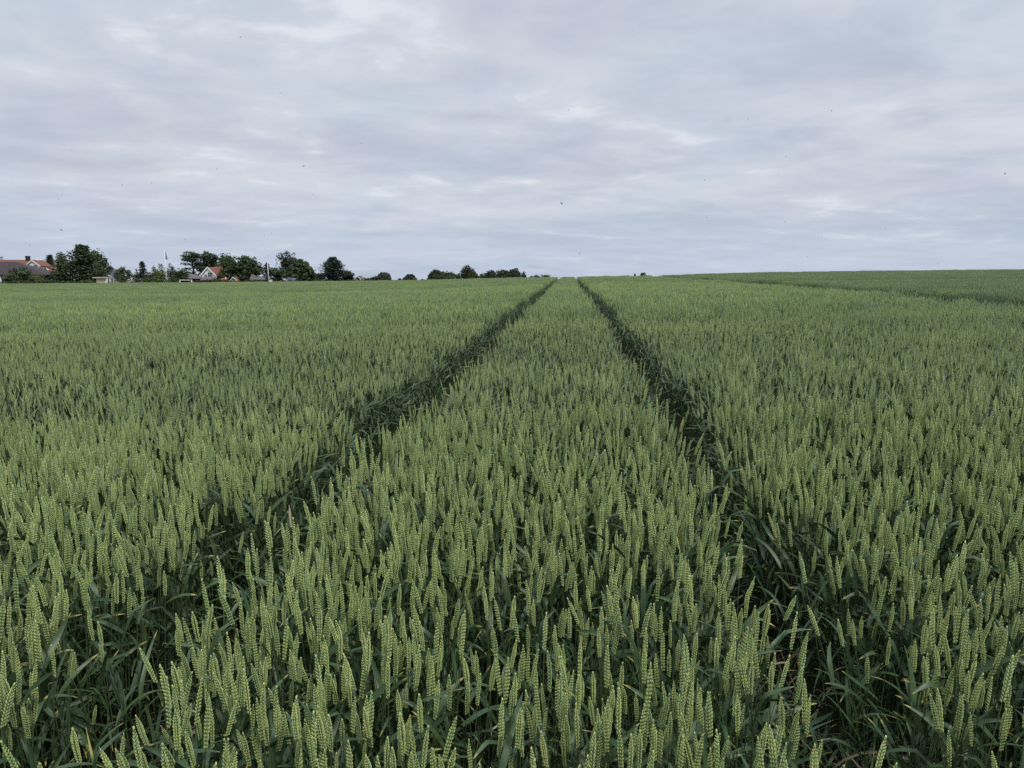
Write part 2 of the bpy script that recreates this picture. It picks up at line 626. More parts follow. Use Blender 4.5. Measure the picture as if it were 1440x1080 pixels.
def spindle(mb, base, tan, length, rad, ns, mat, pv, rng):
    q = tan.to_track_quat('Z', 'Y')
    prof = [(0, .35), (.3, 1.0), (.65, .85), (1, .08)]
    V, A = [], []
    for t, w in prof:
        a0 = rng.uniform(0, 1)
        for j in range(ns):
            a = 2 * math.pi * j / ns + a0
            V.append(base + q @ Vector((math.cos(a) * rad * w, math.sin(a) * rad * w, t * length)))
            A.append(.34 + .35 * (w < .5) * t)
    F = []
    for i in range(3):
        for j in range(ns):
            F.append((i * ns + j, i * ns + (j + 1) % ns, (i + 1) * ns + (j + 1) % ns, (i + 1) * ns + j))
    mb.add(V, F, mat, A, pv)


def patch_mesh(seed, size, count, ns, leaves, name):
    """a small square of far crop"""
    rng = random.Random(seed)
    mb = MB()
    for _ in range(count):
        x, y = rng.uniform(-size, size) * .5, rng.uniform(-size, size) * .5
        H = rng.uniform(.555, .715) * (1.0 if rng.random() < .8 else rng.uniform(.82, .95))
        az, ln = rng.uniform(0, 6.28), rng.uniform(0, .10)
        top = Vector((x + math.cos(az) * ln * .5, y + math.sin(az) * ln * .5, H))
        pv = rng.uniform(.0, 1)
        w = .0016
        sd = Vector((math.cos(az + 1.57), math.sin(az + 1.57), 0)) * w
        b = Vector((x, y, .0))
        mb.add([b - sd, b + sd, top + sd, top - sd], [(0, 1, 2, 3)], 0, 0, pv)
        tan = (Vector((math.cos(az) * ln * 1.6, math.sin(az) * ln * 1.6, 1))).normalized()
        spindle(mb, top, tan, rng.uniform(.110, .155), .0066, ns, 2, pv, rng)
        for k in range(leaves):
            leaf(mb, Vector((x, y, H * rng.uniform(.45, .86))), rng.uniform(0, 6.28), R(rng.uniform(15, 50)), R(rng.uniform(60, 130)), rng.uniform(.13, .24), .014, rng, 2, 1, pv, rng.uniform(-1, 1), 2)
    return mb.mesh(name, WMATS, True)


protos = []          # (mesh) in the order the crop object picks them


def proto_plants(count, lod, seed):
    ids = []
    for k in range(count):
        rng = random.Random(seed + k)
        mb = MB()
        for nm, p in plant_pieces(rng, lod, False):
            merge_into(mb, p)
        protos.append(mb.mesh('wheat_plant_shape', WMATS, True))
        ids.append(len(protos) - 1)
    return ids


ID_NEAR = proto_plants(26, 0, 100)
ID_MID = proto_plants(12, 1, 300)
ID_FAR, ID_DIST, ID_TUFT, ID_LIE = [], [], [], []
for k in range(6):
    protos.append(patch_mesh(500 + k, .24, 12, 4, 2, 'wheat_patch_shape')); ID_FAR.append(len(protos) - 1)
for k in range(5):
    protos.append(patch_mesh(600 + k, 1.15, 225, 3, 1, 'wheat_patch_shape')); ID_DIST.append(len(protos) - 1)
for k in range(6):                        # trampled tufts and grass blades in the wheel tracks
    rng = random.Random(700 + k)
    mb = MB()
    for j in range(12):
        leaf(mb, (rng.uniform(-.05, .05), rng.uniform(-.05, .05), 0), rng.uniform(0, 6.28), R(rng.uniform(5, 45)), R(rng.uniform(70, 130)), rng.uniform(.18, .36), rng.uniform(.006, .011), rng, 7, 3 if rng.random() < .08 else 1, rng.random(), rng.uniform(-1.5, 1.5), 2)
    protos.append(mb.mesh('track_tuft_shape', WMATS, True)); ID_TUFT.append(len(protos) - 1)
for k in range(4):                        # flattened straw
    rng = random.Random(800 + k)
    mb = MB()
    for j in range(7):
        a = rng.uniform(0, 6.28)
        p = Vector((rng.uniform(-.1, .1), rng.uniform(-.1, .1), rng.uniform(.01, .06)))
        d = Vector((math.cos(a), math.sin(a), rng.uniform(-.02, .35)))
        mb.tube([p, p + d * .12, p + d * .25 + Vector((0, 0, -.01))], [.0017, .0015, .0012], 4, 3 if rng.random() < .3 else 0, pv=rng.random(), cap=False)
        if rng.random() < .6:
            leaf(mb, p + d * .2, a + rng.uniform(-1, 1), R(60), R(120), .16, .009, rng, 5, 3 if rng.random() < .4 else 1, rng.random(), 1.0, 2)
    protos.append(mb.mesh('flattened_straw_shape', WMATS, True)); ID_LIE.append(len(protos) - 1)

# ------------------------------------------------------------------ where the plants stand
NR = np.random.default_rng(11)
TA = R(4.62)                                   # direction of the wheel tracks
TS, TC = math.sin(TA), math.cos(TA)
TRACKS = [(-1.52, -1.03), (0.52, 0.93), (10.8, 13.3)]


def wob(s, k, ph):
    return .030 * np.sin(s * 1.7 + ph) + .028 * np.sin(s * .63 + ph * 2.1 + k) + .022 * np.sin(s * 4.3 + ph * .7)


def offs(x, y):
    return x * TC - y * TS, x * TS + y * TC


def in_track(x, y, grow=0.0):
    p, s = offs(x, y)
    m = np.zeros(len(p), bool)
    bend = .13 * np.clip((s - 3.0) / 3.0, 0, 1) * np.clip((45 - s) / 25, 0, 1)
    near = np.clip((5.0 - s) / 2.0, 0, 1)
    for k, (a, b) in enumerate(TRACKS):
        if k == 0:
            a, b = a + .24 * near - .03, b - .02 * near
        if k == 1:
            a, b = a + bend + .03 * near, b + bend - .05 * near
        far = np.clip((s - 12) / 40, 0, 1) * .02
        m |= (p > a + wob(s, k, 1.3 + k) - grow - far) & (p < b + wob(s, k + 3, 4.1 + k) + grow + far)
    return m


def vnoise(x, y, cell, seed):
    """smooth value noise 0..1"""
    g = np.random.default_rng(seed).random((256, 256))
    fx, fy = x / cell, y / cell
    ix, iy = np.floor(fx).astype(int), np.floor(fy).astype(int)
    tx, ty = fx - ix, fy - iy
    tx = tx * tx * (3 - 2 * tx); ty = ty * ty * (3 - 2 * ty)
    a, b = g[ix % 256, iy % 256], g[(ix + 1) % 256, iy % 256]
    c, d = g[ix % 256, (iy + 1) % 256], g[(ix + 1) % 256, (iy + 1) % 256]
    return (a * (1 - tx) + b * tx) * (1 - ty) + (c * (1 - tx) + d * tx) * ty


def wedge(y0, y1, per_m2, rng, margin=2.2, slope=.80):
    """random points between two distances ahead, a little wider than the picture"""
    wmax = slope * y1 + margin
    n = int((y1 - y0) * 2 * wmax * per_m2)
    x = rng.uniform(-wmax, wmax, n); y = rng.uniform(y0, y1, n)
    k = np.abs(x) < slope * y + margin
    return x[k], y[k]


def clumped(y0, y1, per_m2):
    x, y = wedge(y0, y1, per_m2 / 2.5, NR)
    n = NR.integers(1, 5, len(x))
    x = np.repeat(x, n); y = np.repeat(y, n)
    x = x + NR.normal(0, .022, len(x)); y = y + NR.normal(0, .022, len(y))
    k = ~in_track(x, y)
    # thin spots in the stand
    k &= NR.random(len(x)) < .30 + 1.15 * vnoise(x, y, .28, 5)
    return x[k], y[k]


P = {k: [] for k in ('x', 'y', 'z', 'rx', 'ry', 'rz', 's', 'id', 'tint')}


def put(x, y, ids, s, tilt, tint, zoff=0.0):
    n = len(x)
    P['x'].append(x); P['y'].append(y); P['z'].append(ground(x, y) + zoff)
    lx, ly = leaning(x, y, tilt) if tilt in (.065, .066) else (NR.normal(0, tilt, n), NR.normal(0, tilt, n))
    P['rx'].append(lx); P['ry'].append(ly); P['rz'].append(NR.uniform(0, 6.283, n))
    P['s'].append(s); P['id'].append(NR.choice(ids, n)); P['tint'].append(tint)


def field_tint(x, y):
    p, s = offs(x, y)
    t = (vnoise(x, y, 1.3, 21) - .5) * .20 + (vnoise(x * .35, y, 6.0, 22) - .5) * .26 + (vnoise(x * .3, y, 2.4, 23) - .5) * .24 - .08
    beyond = np.clip((p - 12.0) / .5, 0, 1)
    return t - .20 * beyond


def field_scale(x, y):
    p, s = offs(x, y)
    h = 1.0 + (vnoise(x * .45, y, 1.5, 31) - .5) * .15 + (vnoise(x * .3, y, 5.0, 32) - .5) * .08
    return h * NR.normal(1.0, .045, len(x))


NEAR_END, MID_END, FAR_END = 4.6, 15.0, 46.0
nx_, ny_ = clumped(.60, NEAR_END, 600)
near_s = field_scale(nx_, ny_)
near_s = np.where(NR.random(len(nx_)) < .16, near_s * NR.uniform(.80, .93, len(nx_)), near_s)
near_t = field_tint(nx_, ny_) + .14 + NR.normal(0, .10, len(nx_))


def leaning(x, y, sd):
    """tilt of each plant: its own plus the lie of the stand around it"""
    a = (vnoise(x, y, .45, 51) - .5) * .20 + (vnoise(x, y, 2.1, 52) - .5) * .14
    b = (vnoise(x, y, .45, 53) - .5) * .20 + (vnoise(x, y, 2.1, 54) - .5) * .14
    return a + NR.normal(0, sd, len(x)), b + NR.normal(0, sd, len(x))


near_rx, near_ry = leaning(nx_, ny_, .055)
near_rz = NR.uniform(0, 6.283, len(nx_))
near_id = NR.choice(ID_NEAR, len(nx_))

# the ears that show largest: nearest plants whose ear is inside the picture
zt = ground(nx_, ny_) + .72 * near_s
dz = zt - EYE
dep = ny_ * CP - dz * SP
uu = 720 + FPX * nx_ / dep
vv = 540 - FPX * (ny_ * SP + dz * CP) / dep
vis = (uu > 6) & (uu < 1434) & (vv > 0) & (vv < 1052)
order = np.argsort(np.where(vis, dep, 1e9))
chosen = order[:298]
rest = np.ones(len(nx_), bool); rest[chosen] = False
P['x'].append(nx_[rest]); P['y'].append(ny_[rest]); P['z'].append(ground(nx_[rest], ny_[rest]))
P['rx'].append(near_rx[rest]); P['ry'].append(near_ry[rest]); P['rz'].append(near_rz[rest])
P['s'].append(near_s[rest]); P['id'].append(near_id[rest]); P['tint'].append(near_t[rest])

x, y = clumped(NEAR_END, MID_END, 340)
s = field_scale(x, y)
s = np.where(NR.random(len(x)) < .13, s * NR.uniform(.82, .93, len(x)), s)
put(x, y, ID_MID, s, .065, field_tint(x, y) - .06 + NR.normal(0, .12, len(x)) + .16 * np.clip((8.0 - y) / 3.5, 0, 1))
x, y = wedge(MID_END, FAR_END, 21, NR, 3.0)
k = ~in_track(x, y, .09)
x, y = x[k], y[k]
put(x, y, ID_FAR, field_scale(x, y), .03, field_tint(x, y) - .24 + NR.normal(0, .10, len(x)))  # constant offset darkens the colour for self-shadow these simple ears lack
x, y = wedge(FAR_END, 205, 1.05, NR, 10.0)
r = np.clip(x / y, _r[0], _r[-1])
k = (y < np.interp(r, _r, _yc) + 5) & ~in_track(x, y, .48)
x, y = x[k], y[k]
put(x, y, ID_DIST, field_scale(x, y) * .99 + .01, .01, field_tint(x, y) - .27 + NR.normal(0, .05, len(x)))  # missing self-shadow of the coarse patches painted in as darker tint
# narrow fillers so the far wheel tracks keep clean sides
x, y = wedge(FAR_END, 125, 9, NR, 3.0, .30)
r = np.clip(x / y, _r[0], _r[-1])
k = (y < np.interp(r, _r, _yc) + 5) & ~in_track(x, y, .05) & in_track(x, y, .75)
x, y = x[k], y[k]
put(x, y, ID_FAR, field_scale(x, y), .02, field_tint(x, y) - .21)  # fillers carry the painted self-shadow of the far clumps too
# trampled growth in the tracks
x, y = wedge(.7, 30, 11, NR)
k = in_track(x, y, .03)
x, y = x[k], y[k]
put(x, y, ID_TUFT, NR.uniform(.5, 1.05, len(x)), .28, NR.uniform(-.3, .1, len(x)))
x, y = wedge(.6, 5, 34, NR)
k = in_track(x, y, .02)
x, y = x[k], y[k]
put(x, y, ID_TUFT, NR.uniform(.6, 1.5, len(x)), .22, NR.uniform(-.2, .1, len(x)))
x, y = wedge(.7, 26, 16, NR)
k = in_track(x, y, .08)
x, y = x[k], y[k]
put(x, y, ID_LIE, NR.uniform(.8, 1.4, len(x)), .12, NR.uniform(-.3, .2, len(x)))

A = {k: np.concatenate(v) for k, v in P.items()}
cme = bpy.data.meshes.new('wheat_crop')
cme.vertices.add(len(A['x']))
cme.vertices.foreach_set('co', np.stack([A['x'], A['y'], A['z']], -1).astype(np.float32).ravel())


def vattr(name, kind, arr):
    a = cme.attributes.new(name, kind, 'POINT')
    a.data.foreach_set('vector' if kind == 'FLOAT_VECTOR' else 'value', arr)


vattr('rot', 'FLOAT_VECTOR', np.stack([A['rx'], A['ry'], A['rz']], -1).astype(np.float32).ravel())
vattr('size', 'FLOAT', A['s'].astype(np.float32))
vattr('pick', 'INT', A['id'].astype(np.int32))
vattr('tint', 'FLOAT', A['tint'].astype(np.float32))
cme.update()
crop = bpy.data.objects.new('wheat_crop', cme)
COL.objects.link(crop)
tag(crop, 'green wheat standing over the whole field on both sides of the wheel tracks', 'wheat', kind='stuff')

g = bpy.data.node_groups.new('wheat_stand', 'GeometryNodeTree')
g.interface.new_socket('Geometry', in_out='INPUT', socket_type='NodeSocketGeometry')
g.interface.new_socket('Geometry', in_out='OUTPUT', socket_type='NodeSocketGeometry')
gi, gout = g.nodes.new('NodeGroupInput'), g.nodes.new('NodeGroupOutput')
iop = g.nodes.new('GeometryNodeInstanceOnPoints')
g2i = g.nodes.new('GeometryNodeGeometryToInstance')
for me in reversed(protos):
    po = bpy.data.objects.new(me.name, me)         # shapes only; never linked to the scene
    oi = g.nodes.new('GeometryNodeObjectInfo')
    oi.inputs['Object'].default_value = po
    oi.inputs['As Instance'].default_value = False
    g.links.new(oi.outputs['Geometry'], g2i.inputs[0])


def named(name, kind):
    n = g.nodes.new('GeometryNodeInputNamedAttribute')
    n.data_type = kind
    n.inputs['Name'].default_value = name
    return n.outputs['Attribute']


g.links.new(gi.outputs[0], iop.inputs['Points'])
g.links.new(g2i.outputs[0], iop.inputs['Instance'])
iop.inputs['Pick Instance'].default_value = True
g.links.new(named('pick', 'INT'), iop.inputs['Instance Index'])
g.links.new(named('rot', 'FLOAT_VECTOR'), iop.inputs['Rotation'])
g.links.new(named('size', 'FLOAT'), iop.inputs['Scale'])
g.links.new(iop.outputs[0], gout.inputs[0])
crop.modifiers.new('stand', 'NODES').node_group = g
print('wheat instances', len(A['x']), 'near', len(nx_), 'chosen depth', dep[chosen].max())

# ------------------------------------------------------------------ the 300 wheat plants that show largest
kinds = []
for kid in range(26):
    rng = random.Random(100 + kid)
    parts = []
    for nm, mb in plant_pieces(rng, 0, True):
        parts.append((nm, mb.mesh('wheat_' + nm, [{'stem': M_STEM, 'ear': M_EAR, 'leaf': M_LEAF}[nm]], True)))
    kinds.append(parts)
sources = {}
for n_, i in enumerate(chosen):
    kid = ID_NEAR.index(int(near_id[i]))
    p, _s = offs(nx_[i], ny_[i])
    if p < -1.0:
        lab, grp = 'green wheat plant with beardless ear close by, beyond the left wheel track', 'close wheat plants beyond the left wheel track'
    elif p > .7:
        lab, grp = 'green wheat plant with beardless ear close by, beyond the right wheel track', 'close wheat plants beyond the right wheel track'
    else:
        lab, grp = 'green wheat plant with beardless ear close by, between the two wheel tracks', 'close wheat plants in the strip between the wheel tracks'
    loc = (nx_[i], ny_[i], gz(nx_[i], ny_[i]))
    root = bpy.data.objects.new('wheat_plant', None)
    root.empty_display_size = .05
    COL.objects.link(root)
    root.location = loc
    root.rotation_euler = (near_rx[i], near_ry[i], near_rz[i])
    root.scale = (near_s[i],) * 3
    tag(root, lab, 'wheat plant', grp)
    for nm, me in kinds[kid]:
        o = bpy.data.objects.new(nm, me)
        o['tint'] = float(near_t[i])
        o.parent = root
        COL.objects.link(o)

# three plants that stand out: two withered ones and one bleached ear
def foot_of(u, v, height):
    lo, hi = .6, 30.0
    for _ in range(50):
        m = (lo + hi) / 2
        q = at(u, v, m)
        if q.z - gz(q.x, m) > height:
            lo = m
        else:
            hi = m
    q = at(u, v, lo)
    return q.x, lo


for u, v, hgt, seed, dry, lab in ((1108, 868, .40, 901, True, 'withered straw coloured wheat plant with drooping ear at the edge of the right wheel track'),
                                  (410, 738, .70, 902, False, 'wheat plant with a bleached white ear beside the left wheel track')):
    xx, yy = foot_of(u, v, hgt)
    rng = random.Random(seed)
    root = empty('wheat_plant', (xx, yy, gz(xx, yy)), rng.uniform(0, 6), lab, 'wheat plant')
    for nm, mb in plant_pieces(rng, 0, True, .30 if dry else .03):
        mm = {'stem': M_DRY if dry else M_STEM, 'ear': M_DEADEAR, 'leaf': M_DRY if dry else M_LEAF}[nm]
        mb.build(nm, mm, root, True)
    root.scale = (hgt / .68 * (.9 if dry else .62), hgt / .68 * (.9 if dry else .62), hgt / .68)

# ------------------------------------------------------------------ trees, shrubs, hedges
def leaf_quad(mb, c, nrm, s, pv, rng):
    q = nrm.to_track_quat('Z', 'Y') @ Quaternion((0, 0, 1), rng.uniform(0, 6.28))
    a, b = s, s * rng.uniform(.5, .8)
    mb.add([c + q @ Vector((-a, 0, 0)), c + q @ Vector((0, -b, s * .2)), c + q @ Vector((a, 0, 0)), c + q @ Vector((0, b, s * .2))], [(0, 1, 2, 3)], 0, 0, pv)


def rdir(rng):
    z = rng.uniform(-1, 1); a = rng.uniform(0, 6.283)
    r = math.sqrt(1 - z * z)
    return Vector((r * math.cos(a), r * math.sin(a), z))


def lumps_crown(mb, rng, lumps, per, ls):
    """leaf sprays over the surface and through the volume of each lump (centre, radii)"""
    for c, rad in lumps:
        pv0 = rng.uniform(.1, .9)
        for _ in range(int(per)):
            d = rdir(rng)
            k = rng.uniform(.55, 1.06)
            p = c + Vector((d.x * rad.x, d.y * rad.y, d.z * rad.z)) * k
            leaf_quad(mb, p, (d + rdir(rng) * .9).normalized(), ls * rng.uniform(.7, 1.35), min(1, max(0, pv0 + rng.uniform(-.25, .25))), rng)


def crown_for(kind, rng, w, h, mb, tb):
    """fills mb with leaves and tb with trunk and limbs for a tree w wide and h high"""
    rw = w / 2
    ls = max(.16, min(.42, w * .034))
    if kind == 'dome':
        tb.tube([(0, 0, -1), (.1, 0, h * .3), (0, .1, h * .6)], [w * .03 + .05, w * .024 + .04, w * .012 + .02], 7)
        lumps = []
        ph = [rng.uniform(0, 6.28) for _ in range(4)]
        for i in range(58):
            a = 2.39996 * i + rng.uniform(-.2, .2)
            q = (i + .5) / 58
            zz = q ** .9
            lobe = 1 + .13 * math.sin(2 * a + ph[0]) + .10 * math.sin(3 * a + ph[1] + 4 * zz)
            r = math.sqrt(max(0, 1 - zz ** 2.2)) * rw * rng.uniform(.66, .82) * lobe
            rad = rw * rng.uniform(.17, .25)
            c = Vector((math.cos(a) * r, math.sin(a) * r, h * (.05 + .88 * zz * (1 + .09 * math.sin(2.2 * a + ph[2]))) - rad * .3))
            lumps.append((c, Vector((rad, rad, min(rad, h * .16)))))
            if i % 4 == 0:
                tb.tube([(0, 0, h * .25), tuple(c * .6), tuple(c)], [w * .014 + .02, w * .009 + .015, .015], 5)
        lumps_crown(mb, rng, lumps, 85, ls * 1.1)
        lumps_crown(mb, rng, [(Vector((0, 0, h * .42)), Vector((rw * .7, rw * .7, h * .38)))], 900, ls * 1.5)
    elif kind in ('round', 'bush', 'loose', 'broad'):
        z0 = {'round': .0, 'bush': -.04, 'loose': .12, 'broad': -.03}[kind] * h
        tb.tube([(0, 0, -1), (rng.uniform(-.2, .2), 0, h * .3), (rng.uniform(-.3, .3), .2, h * .62)], [w * .035 + .05, w * .028 + .04, w * .012 + .02], 7)
        n = {'round': 42, 'bush': 26, 'loose': 26, 'broad': 54}[kind]
        lumps = []
        for i in range(n):
            d = rdir(rng)
            k = rng.uniform(.15, .82)
            zc_ = z0 + (h - z0) * ((.47 + .5 * d.z * k) if i % 2 else rng.uniform(.06, .80))
            tz = (zc_ - z0) / (h - z0)
            wide = math.sin(math.pi * min(.97, max(.1, .26 + tz * .70))) ** (.55 if kind != 'loose' else .4)
            c = Vector((d.x * rw * k * wide, d.y * rw * k * wide, zc_))
            q = rng.uniform(.20, .34) * (.72 if kind == 'loose' else 1)
            rad = Vector((rw * q * 1.15, rw * q * 1.15, h * q * .52))
            rad.z = min(rad.z, max(.15, h - c.z))
            lumps.append((c, rad))
            if i % 3 == 0:
                tb.tube([(0, 0, h * rng.uniform(.15, .45)), tuple(c * .6 + Vector((0, 0, h * .12))), tuple(c)], [w * .014 + .02, w * .009 + .015, .015], 5)
        lumps_crown(mb, rng, lumps, {'round': 95, 'bush': 80, 'loose': 60, 'broad': 95}[kind], ls * 1.18)
        for _ in range(26):                       # stray twigs break the outline
            d = rdir(rng); d.z = abs(d.z)
            base = Vector((d.x * rw * .86, d.y * rw * .86, z0 + (h - z0) * (.45 + .46 * d.z)))
            for _k in range(7):
                leaf_quad(mb, base + rdir(rng) * rw * .12, rdir(rng), ls * .8, rng.random(), rng)
    elif kind in ('conifer', 'spruce', 'cypress'):
        tb.tube([(0, 0, -1), (0, 0, h * .5), (0, 0, h * .98)], [w * .04 + .05, w * .025 + .03, .02], 7)
        tiers = {'conifer': 20, 'spruce': 17, 'cypress': 16}[kind]
        for t in range(tiers):
            z = h * (.03 + .93 * t / (tiers - 1))
            tt = t / (tiers - 1)
            r = rw * {'conifer': min(1, .62 + .5 * tt) * (1 - tt ** 2.3) + .10, 'spruce': (1 - tt) ** .62 * .95 + .05, 'cypress': min(1, .6 + tt) * (1 - tt ** 3) + .1}[kind] * rng.uniform(.62, 1.10)
            arms = rng.randint(6, 8) if kind != 'spruce' else 6
            for a in range(arms):
                az = 6.283 * (a + rng.uniform(-.3, .3)) / arms + t
                rr = r * rng.uniform(.7, 1.12)
                zj = z + rng.uniform(-.5, .5) * h / tiers
                tip = Vector((math.cos(az) * rr, math.sin(az) * rr, min(h, zj + rr * (-.22 if kind == 'spruce' else .18))))
                tb.tube([(0, 0, z), tuple(tip)], [.03 + w * .004, .012], 4)
                pv0 = rng.uniform(.05, .95)
                m = 44 if kind != 'spruce' else 20
                for _ in range(m):
                    k = rng.uniform(.15, 1.05)
                    p = Vector((0, 0, zj)).lerp(tip, k) + Vector((rng.uniform(-1, 1), rng.uniform(-1, 1), rng.uniform(-.8, .6))) * rw * (.20 if kind != 'spruce' else .11)
                    leaf_quad(mb, p, (Vector((0, 0, 1)) + rdir(rng)).normalized(), ls * rng.uniform(.6, 1.2), min(1, max(0, pv0 + rng.uniform(-.2, .2))), rng)
    elif kind == 'pine':
        tb.tube([(0, 0, -1), (.15, 0, h * .4), (-.1, 0, h * .72), (0, 0, h * .95)], [w * .045, w * .035, w * .02, .05], 8)
        plates = 15
        for t in range(plates):
            tt = t / (plates - 1)
            z = h * (.26 + .70 * tt)
            az = t * 2.4 + rng.uniform(-.4, .4)
            r = rw * (1.0 - .45 * tt ** 2) * rng.uniform(.45, .78)
            c = Vector((math.cos(az) * r * .8, math.sin(az) * r * .8, z + rng.uniform(-.2, .2)))
            tb.tube([(0, 0, z - h * .08), tuple(c * .55 + Vector((0, 0, z * .42))), tuple(c)], [.11, .07, .03], 5)
            rad = Vector((rw * .42, rw * .42, h * .050))
            pv0 = rng.uniform(.05, .95)
            for _ in range(150):
                d = rdir(rng); k = rng.uniform(.4, 1.1)
                p = c + Vector((d.x * rad.x, d.y * rad.y, d.z * rad.z)) * k
                leaf_quad(mb, p, (Vector((0, 0, 1)) + rdir(rng) * .9).normalized(), ls * rng.uniform(.6, 1.1), min(1, max(0, pv0 + rng.uniform(-.25, .25))), rng)
        for _ in range(8):
            c = Vector((rng.uniform(-.4, .4) * rw, rng.uniform(-.4, .4) * rw, h * rng.uniform(.72, .95)))
            lumps_crown(mb, rng, [(c, Vector((rw * .32, rw * .32, h * .05)))], 70, ls)
    elif kind == 'spiky':
        for s in range(9):
            az = rng.uniform(0, 6.28); r = rng.uniform(0, .7) * rw
            top = Vector((math.cos(az) * r, math.sin(az) * r, h * rng.uniform(.5, 1.0) * (1 - .3 * r / rw)))
            tb.tube([(math.cos(az) * r * .5, math.sin(az) * r * .5, -1), tuple(top * .9)], [.07, .03], 5)
            pv0 = rng.random()
            for _ in range(110):
                k = rng.uniform(.15, 1.04)
                wd = rw * .30 * (1.1 - k)
                p = Vector((top.x * (.6 + .4 * k), top.y * (.6 + .4 * k), top.z * k)) + Vector((rng.gauss(0, 1), rng.gauss(0, 1), rng.gauss(0, .5))) * (wd + .10)
                leaf_quad(mb, p, (rdir(rng) + Vector((0, 0, .4))).normalized(), ls * rng.uniform(.6, 1.2), min(1, max(0, pv0 + rng.uniform(-.25, .25))), rng)


def tree(u0, u1, vtop, Y, kind, fol, label, name='tree', cat='tree', group=None, seed=0):
    pl, pr = at(u0, 390, Y), at(u1, 390, Y)
    x = (pl.x + pr.x) / 2
    z = gz(x, Y)
    w = pr.x - pl.x
    h = at((u0 + u1) / 2, vtop, Y).z - z
    rng = random.Random(seed * 77 + int(u0 * 13 + u1))
    mb, tb = MB(), MB()
    crown_for(kind, rng, w, h, mb, tb)
    # keep the crown to the width and height seen
    xs = np.array([p[0] for p in mb.v]); zs = np.array([p[2] for p in mb.v])
    lo, hi = np.percentile(xs, .6), np.percentile(xs, 99.4)
    sx = w / (hi - lo); sz = h / np.percentile(zs, 99.8)
    off = -(lo + hi) / 2 * sx
    for b in (mb, tb):
        b.v = [(p[0] * sx + off, p[1] * sx, p[2] * sz if p[2] > 0 else p[2]) for p in b.v]
    root = empty(name, (x, Y, z), 0, label, cat, group)
    mb.build('crown' if cat == 'tree' else 'foliage', FOL[fol], root)
    tb.build('trunk' if cat == 'tree' else 'stem', M_BARK, root, True)
    return root


